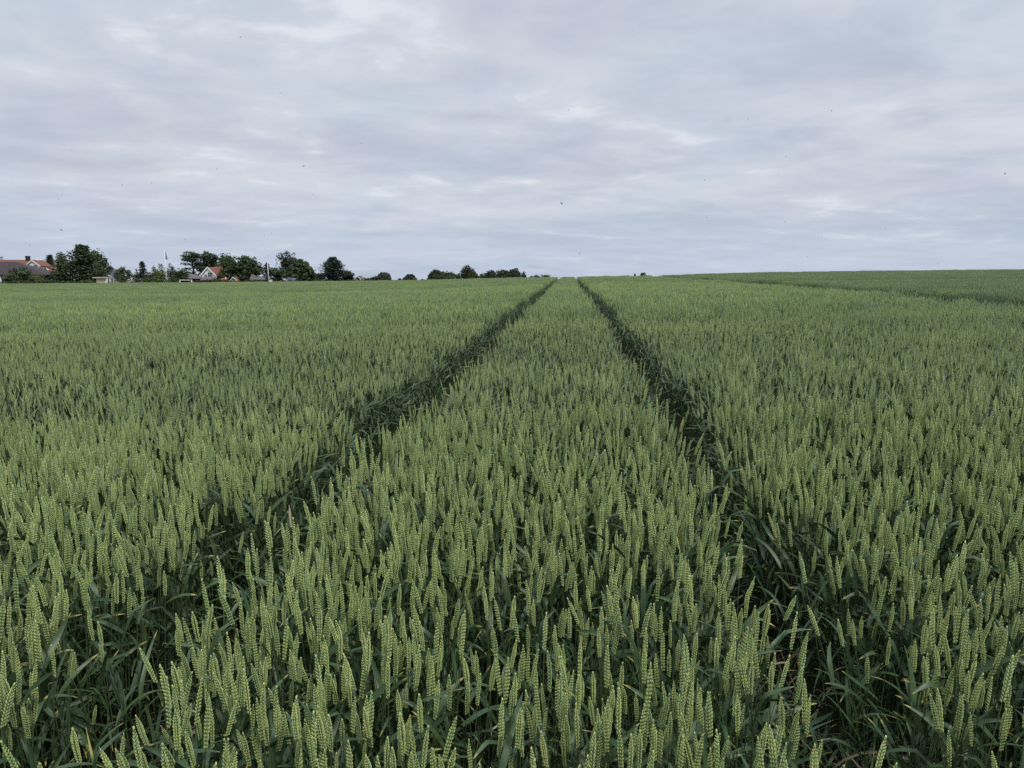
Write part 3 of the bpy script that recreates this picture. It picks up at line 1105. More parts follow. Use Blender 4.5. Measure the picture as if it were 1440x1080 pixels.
G1 = 'trees and shrubs among the houses'
G2 = 'distant trees on the skyline'
TREES = [
    # u0 u1 vtop Y kind foliage label name category
    (-26, 7, 356.5, 232, 'round', 'dark', 'dark tree cut by the picture edge behind the orange roofed house', 'tree', 'tree', G1),
    (12, 47, 375.5, 199, 'bush', 'dark', 'spreading dark shrub in front of the dark brown hipped roof', 'shrub', 'shrub', G1),
    (6, 26, 388, 197.5, 'bush', 'olive', 'small olive shrub before the white posts of the brown roofed house', 'shrub', 'shrub', G1),
    (44, 66, 386.5, 198.5, 'bush', 'olive', 'low olive shrub under the end of the orange roof', 'shrub', 'shrub', G1),
    (63, 83, 358.5, 229, 'conifer', 'pine', 'narrow near-black conifer right of the orange roofed house', 'tree', 'tree', G1),
    (71, 88, 381, 203, 'bush', 'dark', 'dark bush at the foot of the near-black conifer', 'shrub', 'shrub', G1),
    (78, 104, 356, 208, 'round', 'mid', 'bushy green tree between the near-black conifer and the tallest broad tree', 'tree', 'tree', G1),
    (97, 140, 344.5, 204, 'conifer', 'dark', 'tallest dark broad tree behind the small buff shed', 'tree', 'tree', G1),
    (122, 153, 352, 212, 'round', 'mid', 'lighter green tree touching the right side of the tallest broad tree', 'tree', 'tree', G1),
    (126, 150, 370, 202.5, 'bush', 'dark', 'dark bush just above the flat roof of the small buff shed', 'shrub', 'shrub', G1),
    (147, 164, 375, 224, 'conifer', 'pine', 'dark conifer top showing behind the blue slate roof', 'tree', 'tree', G1),
    (164, 185, 375, 203, 'bush', 'mid', 'upright green bush between the blue slate roof and the white house', 'shrub', 'shrub', G1),
    (187, 200, 378, 206, 'spiky', 'dark', 'small spiky dark shrub against the white house', 'shrub', 'shrub', G1),
    (192, 211, 367.5, 201.5, 'spruce', 'blue', 'thin blue green spruce with a bent tip before the white house', 'tree', 'tree', G1),
    (203, 219, 386, 201, 'bush', 'dark', 'low dark bush under the white house wall', 'shrub', 'shrub', G1),
    (212, 238, 371, 209, 'spiky', 'mid', 'spiky green shrub just behind the flagpole with the pennant', 'shrub', 'shrub', G1),
    (217, 229, 379, 203.5, 'bush', 'lime', 'yellow green bush left of the flagpole with the pennant', 'shrub', 'shrub', G1),
    (234, 250, 370, 208, 'spiky', 'dark', 'tall spiky dark shrub right of the flagpole with the pennant', 'shrub', 'shrub', G1),
    (242, 264, 377, 204, 'bush', 'mid', 'rounded green shrub left of the low grey brown roof', 'shrub', 'shrub', G1),
    (258, 287, 353.5, 226, 'pine', 'pine', 'dark pine with flat open layers above the low grey brown roof', 'tree', 'tree', G1),
    (276, 311, 354.5, 230, 'round', 'pine', 'dense near-black tree behind the white gable house', 'tree', 'tree', G1),
    (307, 337, 357.5, 207, 'broad', 'mid', 'green half of the wide tree pair right of the white gable house', 'tree', 'tree', G1),
    (326, 367, 360.5, 209, 'broad', 'dark', 'dark spreading tree above the twin grey sheds', 'tree', 'tree', G1),
    (365, 386, 369.5, 214, 'spruce', 'pine', 'dark pointed conifer behind the bare white pole', 'tree', 'tree', G1),
    (379, 402, 375, 216, 'bush', 'dark', 'dark bushy tree between the bare white pole and the domed tree', 'tree', 'tree', G1),
    (392, 422, 353.5, 228, 'loose', 'far', 'tall thin leaved tree rising behind the domed tree', 'tree', 'tree', G1),
    (404, 443.5, 365, 214, 'dome', 'mid', 'smooth domed green tree beside the tall thin leaved tree', 'tree', 'tree', G1),
    (439, 458, 384, 222, 'bush', 'far', 'low bush between the domed tree and the tall steep conifer', 'shrub', 'shrub', G1),
    (453, 484, 361.5, 218, 'conifer', 'blue', 'tall steep dark conifer standing alone with a notched top', 'tree', 'tree', G1),
    (476, 498.5, 380, 220, 'bush', 'far', 'dull shrub between the tall steep conifer and the cream gable house', 'shrub', 'shrub', G1),
    (508, 521, 390.5, 250, 'bush', 'far', 'very low bush right of the cream gable house', 'shrub', 'shrub', G2),
    (520, 535, 388, 262, 'bush', 'copper', 'reddish low side tree of the lone flat topped tree', 'tree', 'tree', G2),
    (527, 550, 383, 260, 'dome', 'far', 'lone flat topped tree on the skyline beyond the cream gable house', 'tree', 'tree', G2),
    (559, 565, 391.3, 270, 'bush', 'far', 'tiny bush on the skyline beside the small domed tree', 'shrub', 'shrub', G2),
    (566, 587, 385.5, 280, 'dome', 'far', 'small domed tree alone on the skyline', 'tree', 'tree', G2),
    (591, 597, 392.3, 300, 'bush', 'far', 'tiny bush between the small domed tree and the first tree clump', 'shrub', 'shrub', G2),
    (601, 627, 379.5, 330, 'dome', 'far', 'round grey green tree that begins the first skyline clump', 'tree', 'tree', G2),
    (616, 642, 382, 325, 'broad', 'dark', 'flatter dark tree that ends the first skyline clump', 'tree', 'tree', G2),
    (640, 648, 384.5, 335, 'loose', 'dark', 'small leaning tree between the two skyline clumps', 'tree', 'tree', G2),
    (647, 669, 373.5, 345, 'round', 'far', 'tallest airy tree of the skyline trees', 'tree', 'tree', G2),
    (655, 675, 381.5, 335, 'dome', 'olive', 'olive round tree in front of the airy skyline tree', 'tree', 'tree', G2),
    (671, 684, 384.5, 340, 'bush', 'far', 'low tree joining the olive round tree and the long skyline clump', 'tree', 'tree', G2),
    (680, 709, 380.4, 350, 'broad', 'far', 'first broad tree of the long dark skyline clump', 'tree', 'tree', G2),
    (694, 722, 379.8, 355, 'dome', 'dark', 'middle broad tree of the long dark skyline clump', 'tree', 'tree', G2),
    (711, 736, 378.2, 350, 'dome', 'far', 'highest last tree of the long dark skyline clump', 'tree', 'tree', G2),
    (733, 740, 381.5, 352, 'loose', 'far', 'slim tree stuck to the end of the long dark skyline clump', 'tree', 'tree', G2),
    (742, 751, 388, 400, 'bush', 'far', 'lowest bush after the long dark skyline clump', 'shrub', 'shrub', G2),
    (748, 767, 386, 400, 'bush', 'far', 'low flat far bush close to the head of the wheel tracks', 'shrub', 'shrub', G2),
    (760, 780, 386.2, 405, 'bush', 'dark', 'last low dark bush before the head of the wheel tracks', 'shrub', 'shrub', G2),
    (875, 890, 387.4, 300, 'bush', 'far', 'barely showing low bush left of the lone dome shaped tree', 'shrub', 'shrub', G2),
    (890.5, 895, 384.8, 300, 'cypress', 'dark', 'tiny upright conifer next to the lone dome shaped tree', 'tree', 'tree', G2),
    (897, 911, 383.6, 300, 'dome', 'dark', 'lone dome shaped tree on the skyline right of the wheel tracks', 'tree', 'tree', G2),
]
for i, t in enumerate(TREES):
    tree(*t, seed=i)


def hedge(u0, u1, vtop, Y, fol, label, depth=1.4):
    a, b = at(u0, 395, Y), at(u1, 395, Y)
    z = min(gz(a.x, Y), gz(b.x, Y)) - .2
    h = at((u0 + u1) / 2, vtop, Y).z - z
    w = b.x - a.x
    rng = random.Random(int(u0) + 5)
    root = empty('hedge', ((a.x + b.x) / 2, Y, z), 0, label, 'hedge', 'hedges at the field edge')
    mb, tb = MB(), MB()
    n = int(w * 95)
    for _ in range(n):
        x = rng.uniform(-w / 2, w / 2)
        hh = h * (1 + .13 * math.sin(x * .8) + .10 * math.sin(x * 2.7 + 1))
        zz = hh * rng.uniform(.05, 1.0) ** .8
        leaf_quad(mb, Vector((x, rng.uniform(-depth, depth) / 2, zz)), rdir(rng), rng.uniform(.10, .22), min(1, max(0, .5 + .35 * math.sin(x * .5) + rng.uniform(-.3, .3))), rng)
    k = -w / 2
    while k < w / 2:
        tb.tube([(k, 0, 0), (k + .1, 0, h * .75)], [.05, .02], 5)
        k += 1.1
    mb.build('foliage', FOL[fol], root)
    tb.build('stem', M_BARK, root)


hedge(-60, 92, 394.6, 194.5, 'dark', 'long low clipped dark hedge before the brown roofed house')
hedge(93, 131, 395, 194.5, 'mid', 'low hedge under the tallest broad tree, ending at the small buff shed')
hedge(156, 252, 391.5, 195, 'dark', 'taller untidy hedge at the foot of the flagpole and white house')
hedge(270, 309, 393.2, 195.5, 'copper', 'brownish hedge along the field before the white gable house')
hedge(310, 378, 394.6, 196, 'dark', 'low dark hedge below the wide tree pair')
hedge(383, 500, 394.2, 199, 'dark', 'dark hedge from the bare white pole to the cream gable house')


# ------------------------------------------------------------------ houses
def prism(mb, pts, y0, y1, mat=0):
    """polygon in x,z drawn out from y0 to y1"""
    n = len(pts)
    V = [(x, y0, z) for x, z in pts] + [(x, y1, z) for x, z in pts]
    F = [tuple(range(n)), tuple(range(2 * n - 1, n - 1, -1))] + [(i, i + n, (i + 1) % n + n, (i + 1) % n) for i in range(n)]
    mb.add(V, F, mat)


def prism_x(mb, pts, x0, x1, mat=0):
    n = len(pts)
    V = [(x0, y, z) for y, z in pts] + [(x1, y, z) for y, z in pts]
    F = [tuple(range(n)), tuple(range(2 * n - 1, n - 1, -1))] + [(i, i + n, (i + 1) % n + n, (i + 1) % n) for i in range(n)]
    mb.add(V, F, mat)


class House:
    """local frame: x along the picture, y away, z up; origin on the ground at its front left corner"""

    def __init__(self, u0, u1, Y, name, label, cat='house', group='houses and sheds beyond the field'):
        a, b = at(u0, 390, Y), at(u1, 390, Y)
        self.Y, self.w = Y, b.x - a.x
        self.x0 = a.x
        self.z0 = min(gz(a.x, Y), gz(b.x, Y))
        self.root = empty(name, (a.x, Y, self.z0), 0, label, cat, group)

    def X(self, u, dy=0.0):
        return at(u, 390, self.Y + dy).x - self.x0

    def Z(self, v, u=300, dy=0.0):
        return at(u, v, self.Y + dy).z - self.z0

    def walls_x(self, x0, x1, d, ze, zr, mat, y0=0.0, name='wall'):
        """ridge along x: gables at both ends"""
        mb = MB()
        prism_x(mb, [(y0, -1.5), (y0 + d, -1.5), (y0 + d, ze), (y0 + d / 2, zr), (y0, ze)], x0, x1)
        return mb.build(name, mat, self.root)

    def roof_x(self, x0, x1, d, ze, zr, mat, y0=0.0, over=.35, th=.16):
        sl = (zr - ze) / (d / 2)
        mb = MB()
        o = over
        lo = ze - sl * o
        prism_x(mb, [(y0 - o, lo + .01), (y0 + d / 2, zr + .01), (y0 + d + o, lo + .01), (y0 + d + o, lo + th), (y0 + d / 2, zr + th * 1.3), (y0 - o, lo + th)], x0 - o, x1 + o)
        return mb.build('roof', mat, self.root)

    def walls_y(self, x0, x1, d, ze, zr, mat, y0=0.0, xr=None, name='wall'):
        xr = (x0 + x1) / 2 if xr is None else xr
        mb = MB()
        prism(mb, [(x0, -1.5), (x1, -1.5), (x1, ze), (xr, zr), (x0, ze)], y0, y0 + d)
        return mb.build(name, mat, self.root)

    def roof_y(self, x0, x1, d, ze, zr, mat, y0=0.0, over=.3, th=.16, xr=None):
        xr = (x0 + x1) / 2 if xr is None else xr
        sl = (zr - ze) / max(.1, xr - x0); sr = (zr - ze) / max(.1, x1 - xr)
        mb = MB()
        o = over
        a, b = ze - sl * o + .01, ze - sr * o + .01
        prism(mb, [(x0 - o, a), (xr, zr + .01), (x1 + o, b), (x1 + o, b + th), (xr, zr + th * 1.3), (x0 - o, a + th)], y0 - .25, y0 + d)
        return mb.build('roof', mat, self.root)

    def barge_y(self, x0, x1, ze, zr, mat, y0=0.0, over=.3, wdt=.28, xr=None, parent=None):
        """verge boards along a gable that faces the field"""
        xr = (x0 + x1) / 2 if xr is None else xr
        sl = (zr - ze) / max(.1, xr - x0); sr = (zr - ze) / max(.1, x1 - xr)
        mb = MB()
        o = over
        a, b = ze - sl * o, ze - sr * o
        y = y0 - .25
        prism(mb, [(x0 - o, a - wdt * .4), (xr, zr - wdt * .4), (xr, zr + wdt), (x0 - o, a + wdt)], y - .10, y - .01)
        prism(mb, [(xr, zr - wdt * .4), (x1 + o, b - wdt * .4), (x1 + o, b + wdt), (xr, zr + wdt)], y - .10, y - .01)
        return mb.build('verge_board', mat, parent or self.root)

    def hip(self, x0, x1, xa, xb, d, ze, zr, mat, y0=0.0, th=.18):
        mb = MB()
        V = [(x0, y0, ze), (x1, y0, ze), (x1, y0 + d, ze), (x0, y0 + d, ze), (xa, y0 + d / 2, zr), (xb, y0 + d / 2, zr),
             (x0, y0, ze - th), (x1, y0, ze - th), (x1, y0 + d, ze - th), (x0, y0 + d, ze - th)]
        F = [(0, 1, 5, 4), (1, 2, 5), (2, 3, 4, 5), (3, 0, 4), (6, 7, 1, 0), (7, 8, 2, 1), (8, 9, 3, 2), (9, 6, 0, 3), (9, 8, 7, 6)]
        mb.add(V, F)
        return mb.build('roof', mat, self.root)

    def block(self, x0, x1, y0, y1, z0, z1, mat, name='wall', parent=None):
        mb = MB()
        mb.box((x0, y0, z0), (x1, y1, z1))
        return mb.build(name, mat, parent or self.root)

    def window(self, xc, zc_, w, h, y=0.0, frame=None):
        fr = MB()
        t = .07
        for bx in (((xc - w / 2 - t), xc - w / 2, zc_ - h / 2 - t, zc_ + h / 2 + t), (xc + w / 2, xc + w / 2 + t, zc_ - h / 2 - t, zc_ + h / 2 + t),
                   (xc - w / 2, xc + w / 2, zc_ + h / 2, zc_ + h / 2 + t), (xc - w / 2, xc + w / 2, zc_ - h / 2 - t, zc_ - h / 2), (xc - .03, xc + .03, zc_ - h / 2, zc_ + h / 2)):
            fr.box((bx[0], y - .06, bx[2]), (bx[1], y - .003, bx[3]))
        f = fr.build('window', frame or M_WHITEPAINT, self.root)
        pn = MB()
        pn.box((xc - w / 2 + .002, y - .03, zc_ - h / 2 + .002), (xc + w / 2 - .002, y - .005, zc_ + h / 2 - .002))
        pn.build('pane', M_GLASS, f)

    def chimney(self, xc, yc, z0, z1, s, mat, roof):
        mb = MB()
        mb.box((xc - s / 2, yc - s / 2, z0), (xc + s / 2, yc + s / 2, z1 - .18))
        mb.box((xc - s / 2 - .07, yc - s / 2 - .07, z1 - .18), (xc + s / 2 + .07, yc + s / 2 + .07, z1))
        mb.build('chimney', mat, roof)


# orange tiled house with a white cross gable and a hipped end
H = House(-40, 71, 215, 'tiled_house', 'orange tiled house with white front gable and dark square chimney', 'house')
ze, zr = H.Z(382.5, 60), H.Z(365.3, 40, 4.5)
rf = H.hip(H.X(-60), H.X(71.3), H.X(-40), H.X(54, 4.5), 9, ze, zr, M_RED)
H.block(H.X(-56), H.X(69.5), .4, 8.6, -1.5, ze - .185, M_WHITE)
H.chimney(H.X(42, 4.5), 4.5, zr - .6, H.Z(360, 42, 4.5), .95, M_CHIM, rf)
g0, g1, ge, gr = H.X(38.5, -1.2), H.X(57, -1.2), H.Z(373.2, 48, -1.2), H.Z(366.6, 48, -1.2)
H.walls_y(g0, g1, 4.2, ge, gr, M_WHITE, -1.2, name='gable_wall')
H.roof_y(g0, g1, 5.2, ge, gr, M_RED, -1.2, .45)
H.barge_y(g0, g1, ge, gr, M_WHITEPAINT, -1.2, .45, .22)
H.window(H.X(51, -1.2), H.Z(375.4), 1.0, 1.0, -1.2)
H.window(H.X(45, -1.2), H.Z(374.8), .55, .7, -1.2)
mb = MB()                                     # white capping on the hip and on the far end verge
for q in ((H.X(71.3), 0.0, ze), ):
    mb.tube([(H.X(71.3) + .02, -.02, ze + .06), (H.X(54, 4.5), 4.5, zr + .1)], [.11, .11], 6)
mb.build('hip_capping', M_WHITEPAINT, rf)

# dark brown hipped house in front of it
H = House(-50, 66, 203, 'low_house', 'low house with dark brown hipped roof and white porch posts', 'house')
ze, zr = H.Z(386.2, 30), H.Z(368, 10, 4.5)
rf = H.hip(H.X(-60), H.X(66), H.X(-40), H.X(24.5, 4.5), 9, ze, zr, M_BROWNROOF)
H.block(H.X(-56), H.X(62), 1.6, 8.4, -1.5, ze - .185, M_BROWNWALL)
for u in (.6, 6.0, 24.5, 37, -8):
    H.block(H.X(u, .5) - .19, H.X(u, .5) + .19, .35, .73, -1.5, ze - .185, M_WHITEPAINT, 'porch_post')
H.window(H.X(31), H.Z(391.5), 1.6, 1.2, 1.6)
mb = MB(); mb.tube([(0, 0, 0), (0, 0, 1.9)], [.05, .04], 6)
mb.build('vent_pipe', M_GREYROOF, rf, loc=(H.X(20.0, 3.0), 3.0, zr - 1.6))

# small buff shed
H = House(130, 149.5, 199, 'garden_shed', 'small buff shed with flat pale roof and white end by the hedge', 'shed')
z1 = H.Z(391.2)
H.block(H.X(134.5), H.X(147.4), .15, 3.2, -1.5, z1 - .01, M_CREAM)
H.block(H.X(147.45), H.X(149.8), .1, 3.2, -1.5, z1 - .01, M_WHITE, 'end_wall')
H.block(H.X(130.5), H.X(150), -.3, 3.5, z1, H.Z(389.6), M_BUFFROOF, 'roof')
H.block(H.X(151.5), H.X(152.5), .1, .3, -1.5, H.Z(390.5), M_BROWNWALL, 'gate_post')

# blue slate house
H = House(147, 168, 213, 'slate_house', 'small white house with blue slate roof behind the buff shed', 'house')
ze, zr = H.Z(387.2), H.Z(379.8, 160, 3.5)
H.walls_x(H.X(150.5), H.X(166), 7, ze, zr - .1, M_WHITE)
rf = H.roof_x(H.X(150.5), H.X(166), 7, ze, zr, M_SLATE)
H.block(H.X(157) - .2, H.X(157) + .2, 2.2, 2.6, zr - 1.2, H.Z(378.5, 157, 2.4), M_PALEROOF, 'chimney', rf)
g0, g1 = H.X(147.3, -2), H.X(156.5, -2)
H.walls_y(g0, g1, 4, H.Z(389), H.Z(386.6), M_WHITE, -2.0, name='porch_wall')
H.roof_y(g0, g1, 4, H.Z(389), H.Z(386.6), M_SLATE, -2.0, .3, .12)
H.barge_y(g0, g1, H.Z(389), H.Z(386.6), M_WHITEPAINT, -2.0, .3, .16)
H.window(H.X(162), H.Z(391), 1.1, 1.1)

# white house behind the shrubs
H = House(183, 238, 222, 'white_house', 'long white house with pale roof mostly hidden by shrubs and the flagpole', 'house')
ze, zr = H.Z(386.6), H.Z(381.5, 210, 4)
H.walls_x(H.X(184), H.X(234), 8, ze, zr - .1, M_WHITE)
H.roof_x(H.X(184), H.X(234), 8, ze, zr, M_PALEROOF)
g0, g1 = H.X(206, -1.5), H.X(217.5, -1.5)
H.walls_y(g0, g1, 4, H.Z(386.8), H.Z(383), M_WHITE, -1.5, name='gable_wall')
H.roof_y(g0, g1, 5, H.Z(386.8), H.Z(383), M_PALEROOF, -1.5, .3)
for u in (189, 201, 222, 229.5):
    H.window(H.X(u), H.Z(390.5), 1.2, 1.1)

# low grey brown house
H = House(256, 278, 206, 'low_house', 'low house with grey brown roof behind the small white goal frame', 'house')
ze, zr = H.Z(391.5), H.Z(384.3, 265, 3.5)
H.block(H.X(257), H.X(276), .5, 6.6, -1.5, ze - .185, M_BROWNWALL)
H.hip(H.X(255), H.X(278), H.X(260.5, 3.5), H.X(267, 3.5), 7, ze, zr, M_GREYROOF)
H.window(H.X(266), H.Z(393.8), 1.4, .7, .5)

# white gable house with red roof
H = House(277, 318, 212, 'gable_house', 'white gable house with orange red roof under the wide tree pair', 'house')
ze, zr = H.Z(392.5, 300), H.Z(376.6, 293)
H.walls_x(H.X(297, 3), H.X(316, 3), 7, H.Z(391, 305, 3), H.Z(376.4, 305, 6.5), M_WHITE, 3.0, 'rear_wall')
rf = H.roof_x(H.X(297, 3), H.X(316, 3), 7, H.Z(391, 305, 3), H.Z(376, 305, 6.5), M_RED, 3.0, .3)
xa, xb = H.X(277.6), H.X(308.4)
H.walls_y(xa, xb, 6, ze, zr, M_WHITE, 0, name='gable_wall')
H.roof_y(xa, xb, 6, ze, zr, M_RED, 0, .3)
H.barge_y(xa, xb, ze, zr, M_WHITEPAINT, 0, .3, .34)
H.window(H.X(295.5), H.Z(387), 1.2, 1.5)
H.window(H.X(289.5), H.Z(388.5), .8, 1.0)

# low dark lean-to in front of the white gable
H = House(281, 306, 205, 'low_shed', 'low shed with grey roof in front of the white gable house', 'shed')
ze, zr = H.Z(393.6), H.Z(389, 292, 2.5)
H.block(H.X(282), H.X(304.5), .4, 4.6, -1.5, ze - .185, M_BROWNWALL)
H.hip(H.X(281), H.X(306), H.X(287, 2.5), H.X(297, 2.5), 5, ze, zr, M_GREYROOF)

# little red buildings under the wide trees
H = House(309, 319, 203, 'red_shed', 'little red shed just right of the white gable house', 'shed')
ze, zr = H.Z(393.6), H.Z(391, 314, 1.6)
H.walls_x(H.X(310), H.X(318), 3.2, ze, zr - .05, M_BRICKRED)
H.roof_x(H.X(310), H.X(318), 3.2, ze, zr, M_RED, 0, .2, .1)
H.block(H.X(315.4), H.X(316.6), .5, .75, zr - .3, H.Z(389.6, 316), M_WHITE, 'chimney')
H = House(323, 336, 203, 'red_house', 'little red roofed house with pale gable below the wide tree pair', 'house')
ze, zr = H.Z(394.2), H.Z(390.2, 328, 0)
H.walls_y(H.X(324), H.X(333), 5, ze, zr, M_CREAM)
H.roof_y(H.X(324), H.X(333), 5, ze, zr, M_RED, 0, .2, .12)
H.barge_y(H.X(324), H.X(333), ze, zr, M_WHITEPAINT, 0, .2, .14)
H.window(H.X(328.5), H.Z(393.8), .6, .6)
for u0, u1, vr, lab in ((350.5, 360.5, 385.6, 'steep grey shed, bigger of the twin grey sheds under the dark spreading tree'),
                        (360.8, 367.5, 387.4, 'steep grey shed, smaller of the twin grey sheds under the dark spreading tree')):
    H = House(u0, u1, 204, 'grey_shed', lab, 'shed')
    ze, zr = H.Z(393), H.Z(vr, u0, 2.0)
    H.block(H.X(u0 + .6), H.X(u1 - .6), .2, 3.8, -1.5, ze - .185, M_BROWNWALL)
    m_ = (u0 + u1) / 2
    H.hip(H.X(u0), H.X(u1), H.X(m_ - 1.6, 2), H.X(m_ + .6, 2), 4, ze, zr, M_GREYROOF)
H = House(401.5, 414, 206, 'slate_shed', 'small white walled shed with dark slate roof in front of the domed tree', 'shed')
ze, zr = H.Z(394.4), H.Z(390.2, 405, 0)
H.walls_y(H.X(401.8), H.X(406.4), 4.5, ze, zr, M_WHITE)
H.roof_y(H.X(401.8), H.X(406.4), 4.5, ze, zr, M_SLATE, 0, .15, .1)
H.walls_x(H.X(406.5), H.X(413), 4, H.Z(395.2), H.Z(391.6), M_BROWNWALL, .4, 'side_wall')
H.roof_x(H.X(406.8), H.X(413), 4, H.Z(395.2), H.Z(391.6), M_SLATE, .4, .15, .1)
H = House(494, 508, 226, 'cream_house', 'cream gable house with grey roof at the end of the garden trees', 'house')
ze, zr = H.Z(392.8), H.Z(388.6, 500, 0)
H.walls_y(H.X(499), H.X(506.8), 6, ze, zr, M_CREAM)
H.roof_y(H.X(499), H.X(506.8), 6, ze, zr, M_GREYROOF, 0, .2, .14)
H.barge_y(H.X(499), H.X(506.8), ze, zr, M_WHITEPAINT, 0, .2, .14)
H.walls_x(H.X(494.5), H.X(498.9), 5, H.Z(393.4), H.Z(390.6), M_BRICKRED, .5, 'side_wall')
H.roof_x(H.X(494.8), H.X(498.6), 5, H.Z(393.4), H.Z(390.6), M_GREYROOF, .5, .1, .1)
H.window(H.X(503), H.Z(392.6), 1.0, .9)

# ------------------------------------------------------------------ poles, goal, cabinet
p0, p1 = at(234.6, 398, 196.5), at(231.4, 351.5, 196.5)
root = empty('flagpole', (p0.x, 196.5, gz(p0.x, 196.5)), 0, 'slightly leaning white flagpole with a limp grey blue pennant', 'flagpole')
dx, dzz = p1.x - p0.x, p1.z - root.location.z
mb = MB(); mb.tube([(0, 0, -.5), (dx * .5, 0, dzz * .5), (dx, 0, dzz)], [.15, .11, .06], 10)
mb.build('pole', M_WHITEPAINT, root, True)
mb = MB(); mb.tube([(dx, 0, dzz), (dx, 0, dzz + .08), (dx, 0, dzz + .2), (dx, 0, dzz + .28)], [.05, .14, .14, .03], 10)
mb.build('finial', M_WHITEPAINT, root, True)
mb = MB()
ztop = at(232, 353, 196.5).z - root.location.z
zbot = at(232, 364, 196.5).z - root.location.z
V, F = [], []
for i in range(9):
    t = i / 8
    z = ztop + (zbot - ztop) * t
    xo = dx * z / dzz
    wd = .12 + .62 * t * (1 - .35 * t)
    for k in range(4):
        s = k / 3
        V.append((xo + .08 + wd * s, .10 * math.sin(s * 5 + t * 3), z - .25 * s * t))
for i in range(8):
    for k in range(3):
        F.append((i * 4 + k, i * 4 + k + 1, (i + 1) * 4 + k + 1, (i + 1) * 4 + k))
mb.add(V, F)
o = mb.build('pennant', M_PENNANT, root, True)
sm = o.modifiers.new('thick', 'SOLIDIFY'); sm.thickness = .02

p0, p1 = at(377.8, 398, 200), at(377.2, 370, 200)
root = empty('pole', (p0.x, 200, gz(p0.x, 200)), 0, 'bare white pole standing before the dark pointed conifer', 'pole')
hh = p1.z - root.location.z
mb = MB(); mb.tube([(0, 0, -.5), (0, 0, hh * .6), (-.05, 0, hh)], [.14, .11, .07], 10)
mb.build('shaft', M_WHITEPAINT, root, True)
mb = MB(); mb.tube([(-.05, 0, hh), (-.05, 0, hh + .07), (-.05, 0, hh + .18), (-.05, 0, hh + .24)], [.06, .12, .12, .03], 10)
mb.build('cap', M_WHITEPAINT, root, True)

p0, p1 = at(378.5, 396, 197), at(382.2, 396, 197)
zg = gz(p0.x, 197)
root = empty('cabinet', ((p0.x + p1.x) / 2, 197, zg), 0, 'white box shaped cabinet at the foot of the bare white pole', 'cabinet')
w = p1.x - p0.x; h = at(380, 393.6, 197).z - zg
mb = MB(); mb.box((-w / 2, 0, -.3), (w / 2, .5, h - .08)); mb.build('body', M_WHITE, root)
mb = MB(); mb.box((-w / 2 - .04, -.04, h - .08), (w / 2 + .04, .54, h)); mb.build('lid', M_WHITEPAINT, root)
mb = MB(); mb.box((-w / 2 + .06, -.02, .1), (w / 2 - .06, -.002, h - .16)); mb.build('door', M_WHITEPAINT, root)

p0, p1 = at(253, 396, 194), at(269.5, 396, 194)
zg = gz(p0.x, 194)
root = empty('goal_frame', ((p0.x + p1.x) / 2, 194, zg), 0, 'small white goal frame at the field edge below the layered pine', 'goal')
w = p1.x - p0.x; h = at(261, 393.4, 194).z - zg
for sx in (-1, 1):
    mb = MB(); mb.box((sx * w / 2 - .08, -.08, -.3), (sx * w / 2 + .08, .08, h - .16)); mb.build('post', M_WHITEPAINT, root)
    mb = MB(); mb.tube([(sx * w / 2, .1, h - .2), (sx * w / 2, 1.3, -.1)], [.05, .05], 8); mb.build('stay', M_WHITEPAINT, root, True)
mb = MB(); mb.box((-w / 2 - .08, -.08, h - .16), (w / 2 + .08, .08, h)); mb.build('crossbar', M_WHITEPAINT, root)

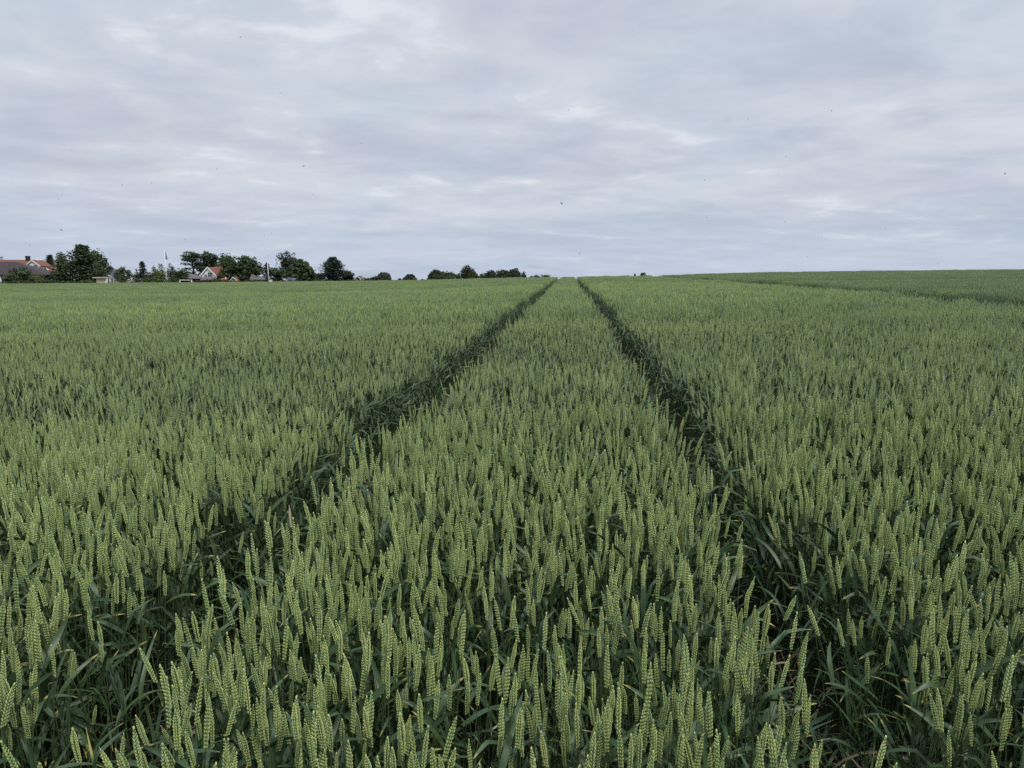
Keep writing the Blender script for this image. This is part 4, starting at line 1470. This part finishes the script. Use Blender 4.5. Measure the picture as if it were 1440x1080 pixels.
# ------------------------------------------------------------------ small flies in the air
BUGS = [(338, 52.5, 1), (394, 131, 1), (799, 155, 1), (1169.5, 156, 1), (1052, 168, .8), (305, 238, .9), (427, 234, 1.2), (171.7, 260, .9), (213, 257, .6), (82, 280, .8),
        (439.5, 273.5, .7), (87, 324, 1.5), (33, 334.5, 1), (41.6, 345, .8), (260, 337.5, .9), (371.5, 332, .9), (382, 328, .8), (343, 311, .6), (356, 308, .6), (377, 360, .9), (100, 211, .6),
        (148, 290, .6), (508, 202, .9), (790, 286.5, 2.0), (722.5, 350.5, 1.1), (814.5, 356.5, 1.1), (957, 377, .6), (1105.6, 220, 1.1), (991.5, 253, 1.1), (1413, 244.5, 1.4),
        (1095, 247, .6), (1381, 287, .8), (994, 305.7, 1), (1104, 312, 1), (1244.5, 320.5, .9), (1349, 316, .9), (1149.5, 333.5, 1), (1135, 361.5, .8), (1319, 370.5, .6)]
BMESH = []
for k in range(3):
    rng = random.Random(40 + k)
    b, w_ = MB(), MB()
    b.tube([(-.0032, 0, 0), (-.0022, 0, .0001), (-.0006, 0, .0003), (.0008, 0, .0006), (.0014, 0, .0005), (.0020, 0, .0002), (.0026, 0, 0)], [.0002, .0007, .0009, .0011, .0006, .0008, .0002], 8)
    for sy in (-1, 1):
        for lx in (-.0004, .0004, .0012):
            b.tube([(lx, sy * .0006, 0), (lx * 2, sy * .0018, -.0006), (lx * 3, sy * .0022, -.0022)], [.00012, .0001, .00006], 4)
        a = R(25 + 20 * k)
        q = lambda x_, y_: (x_, sy * y_ * math.cos(a), .0010 + y_ * math.sin(a))
        w_.add([q(.0008, .0004), q(.0004, .0028), q(-.0008, .0044), q(-.0026, .0040), q(-.0030, .0022), q(-.0012, .0008)], [(0, 1, 2, 3, 4, 5)])
    BMESH.append((b.mesh('fly_body', [M_BUG], True), w_.mesh('fly_wings', [M_WING], False)))
rng = random.Random(9)
for u, v, s in BUGS:
    Y = rng.uniform(2.6, 4.2)
    p = at(u, v, Y)
    o = bpy.data.objects.new('flying_insect', BMESH[rng.randrange(3)][0])
    wg = None
    COL.objects.link(o)
    o.location = p
    o.rotation_euler = (rng.uniform(-.5, .5), rng.uniform(-.6, .6), rng.uniform(0, 6.28))
    o.scale = (s * Y / 3.0 * .9,) * 3
    k = rng.randrange(3)
    wg = bpy.data.objects.new('wings', BMESH[k][1])
    wg.parent = o
    COL.objects.link(wg)
    if u == 790:
        tag(o, 'largest dark fly speck, hanging above the head of the wheel tracks', 'insect', 'small flies in the sky')
    elif u == 1413:
        tag(o, 'dark fly speck close to the right picture edge, larger than those around it', 'insect', 'small flies in the sky')
    elif u == 87:
        tag(o, 'blurred fly speck above the near-black conifer and orange roofed house', 'insect', 'small flies in the sky')
    else:
        tag(o, 'tiny dark fly speck hanging in the cloudy sky over the field', 'insect', 'small flies in the sky')
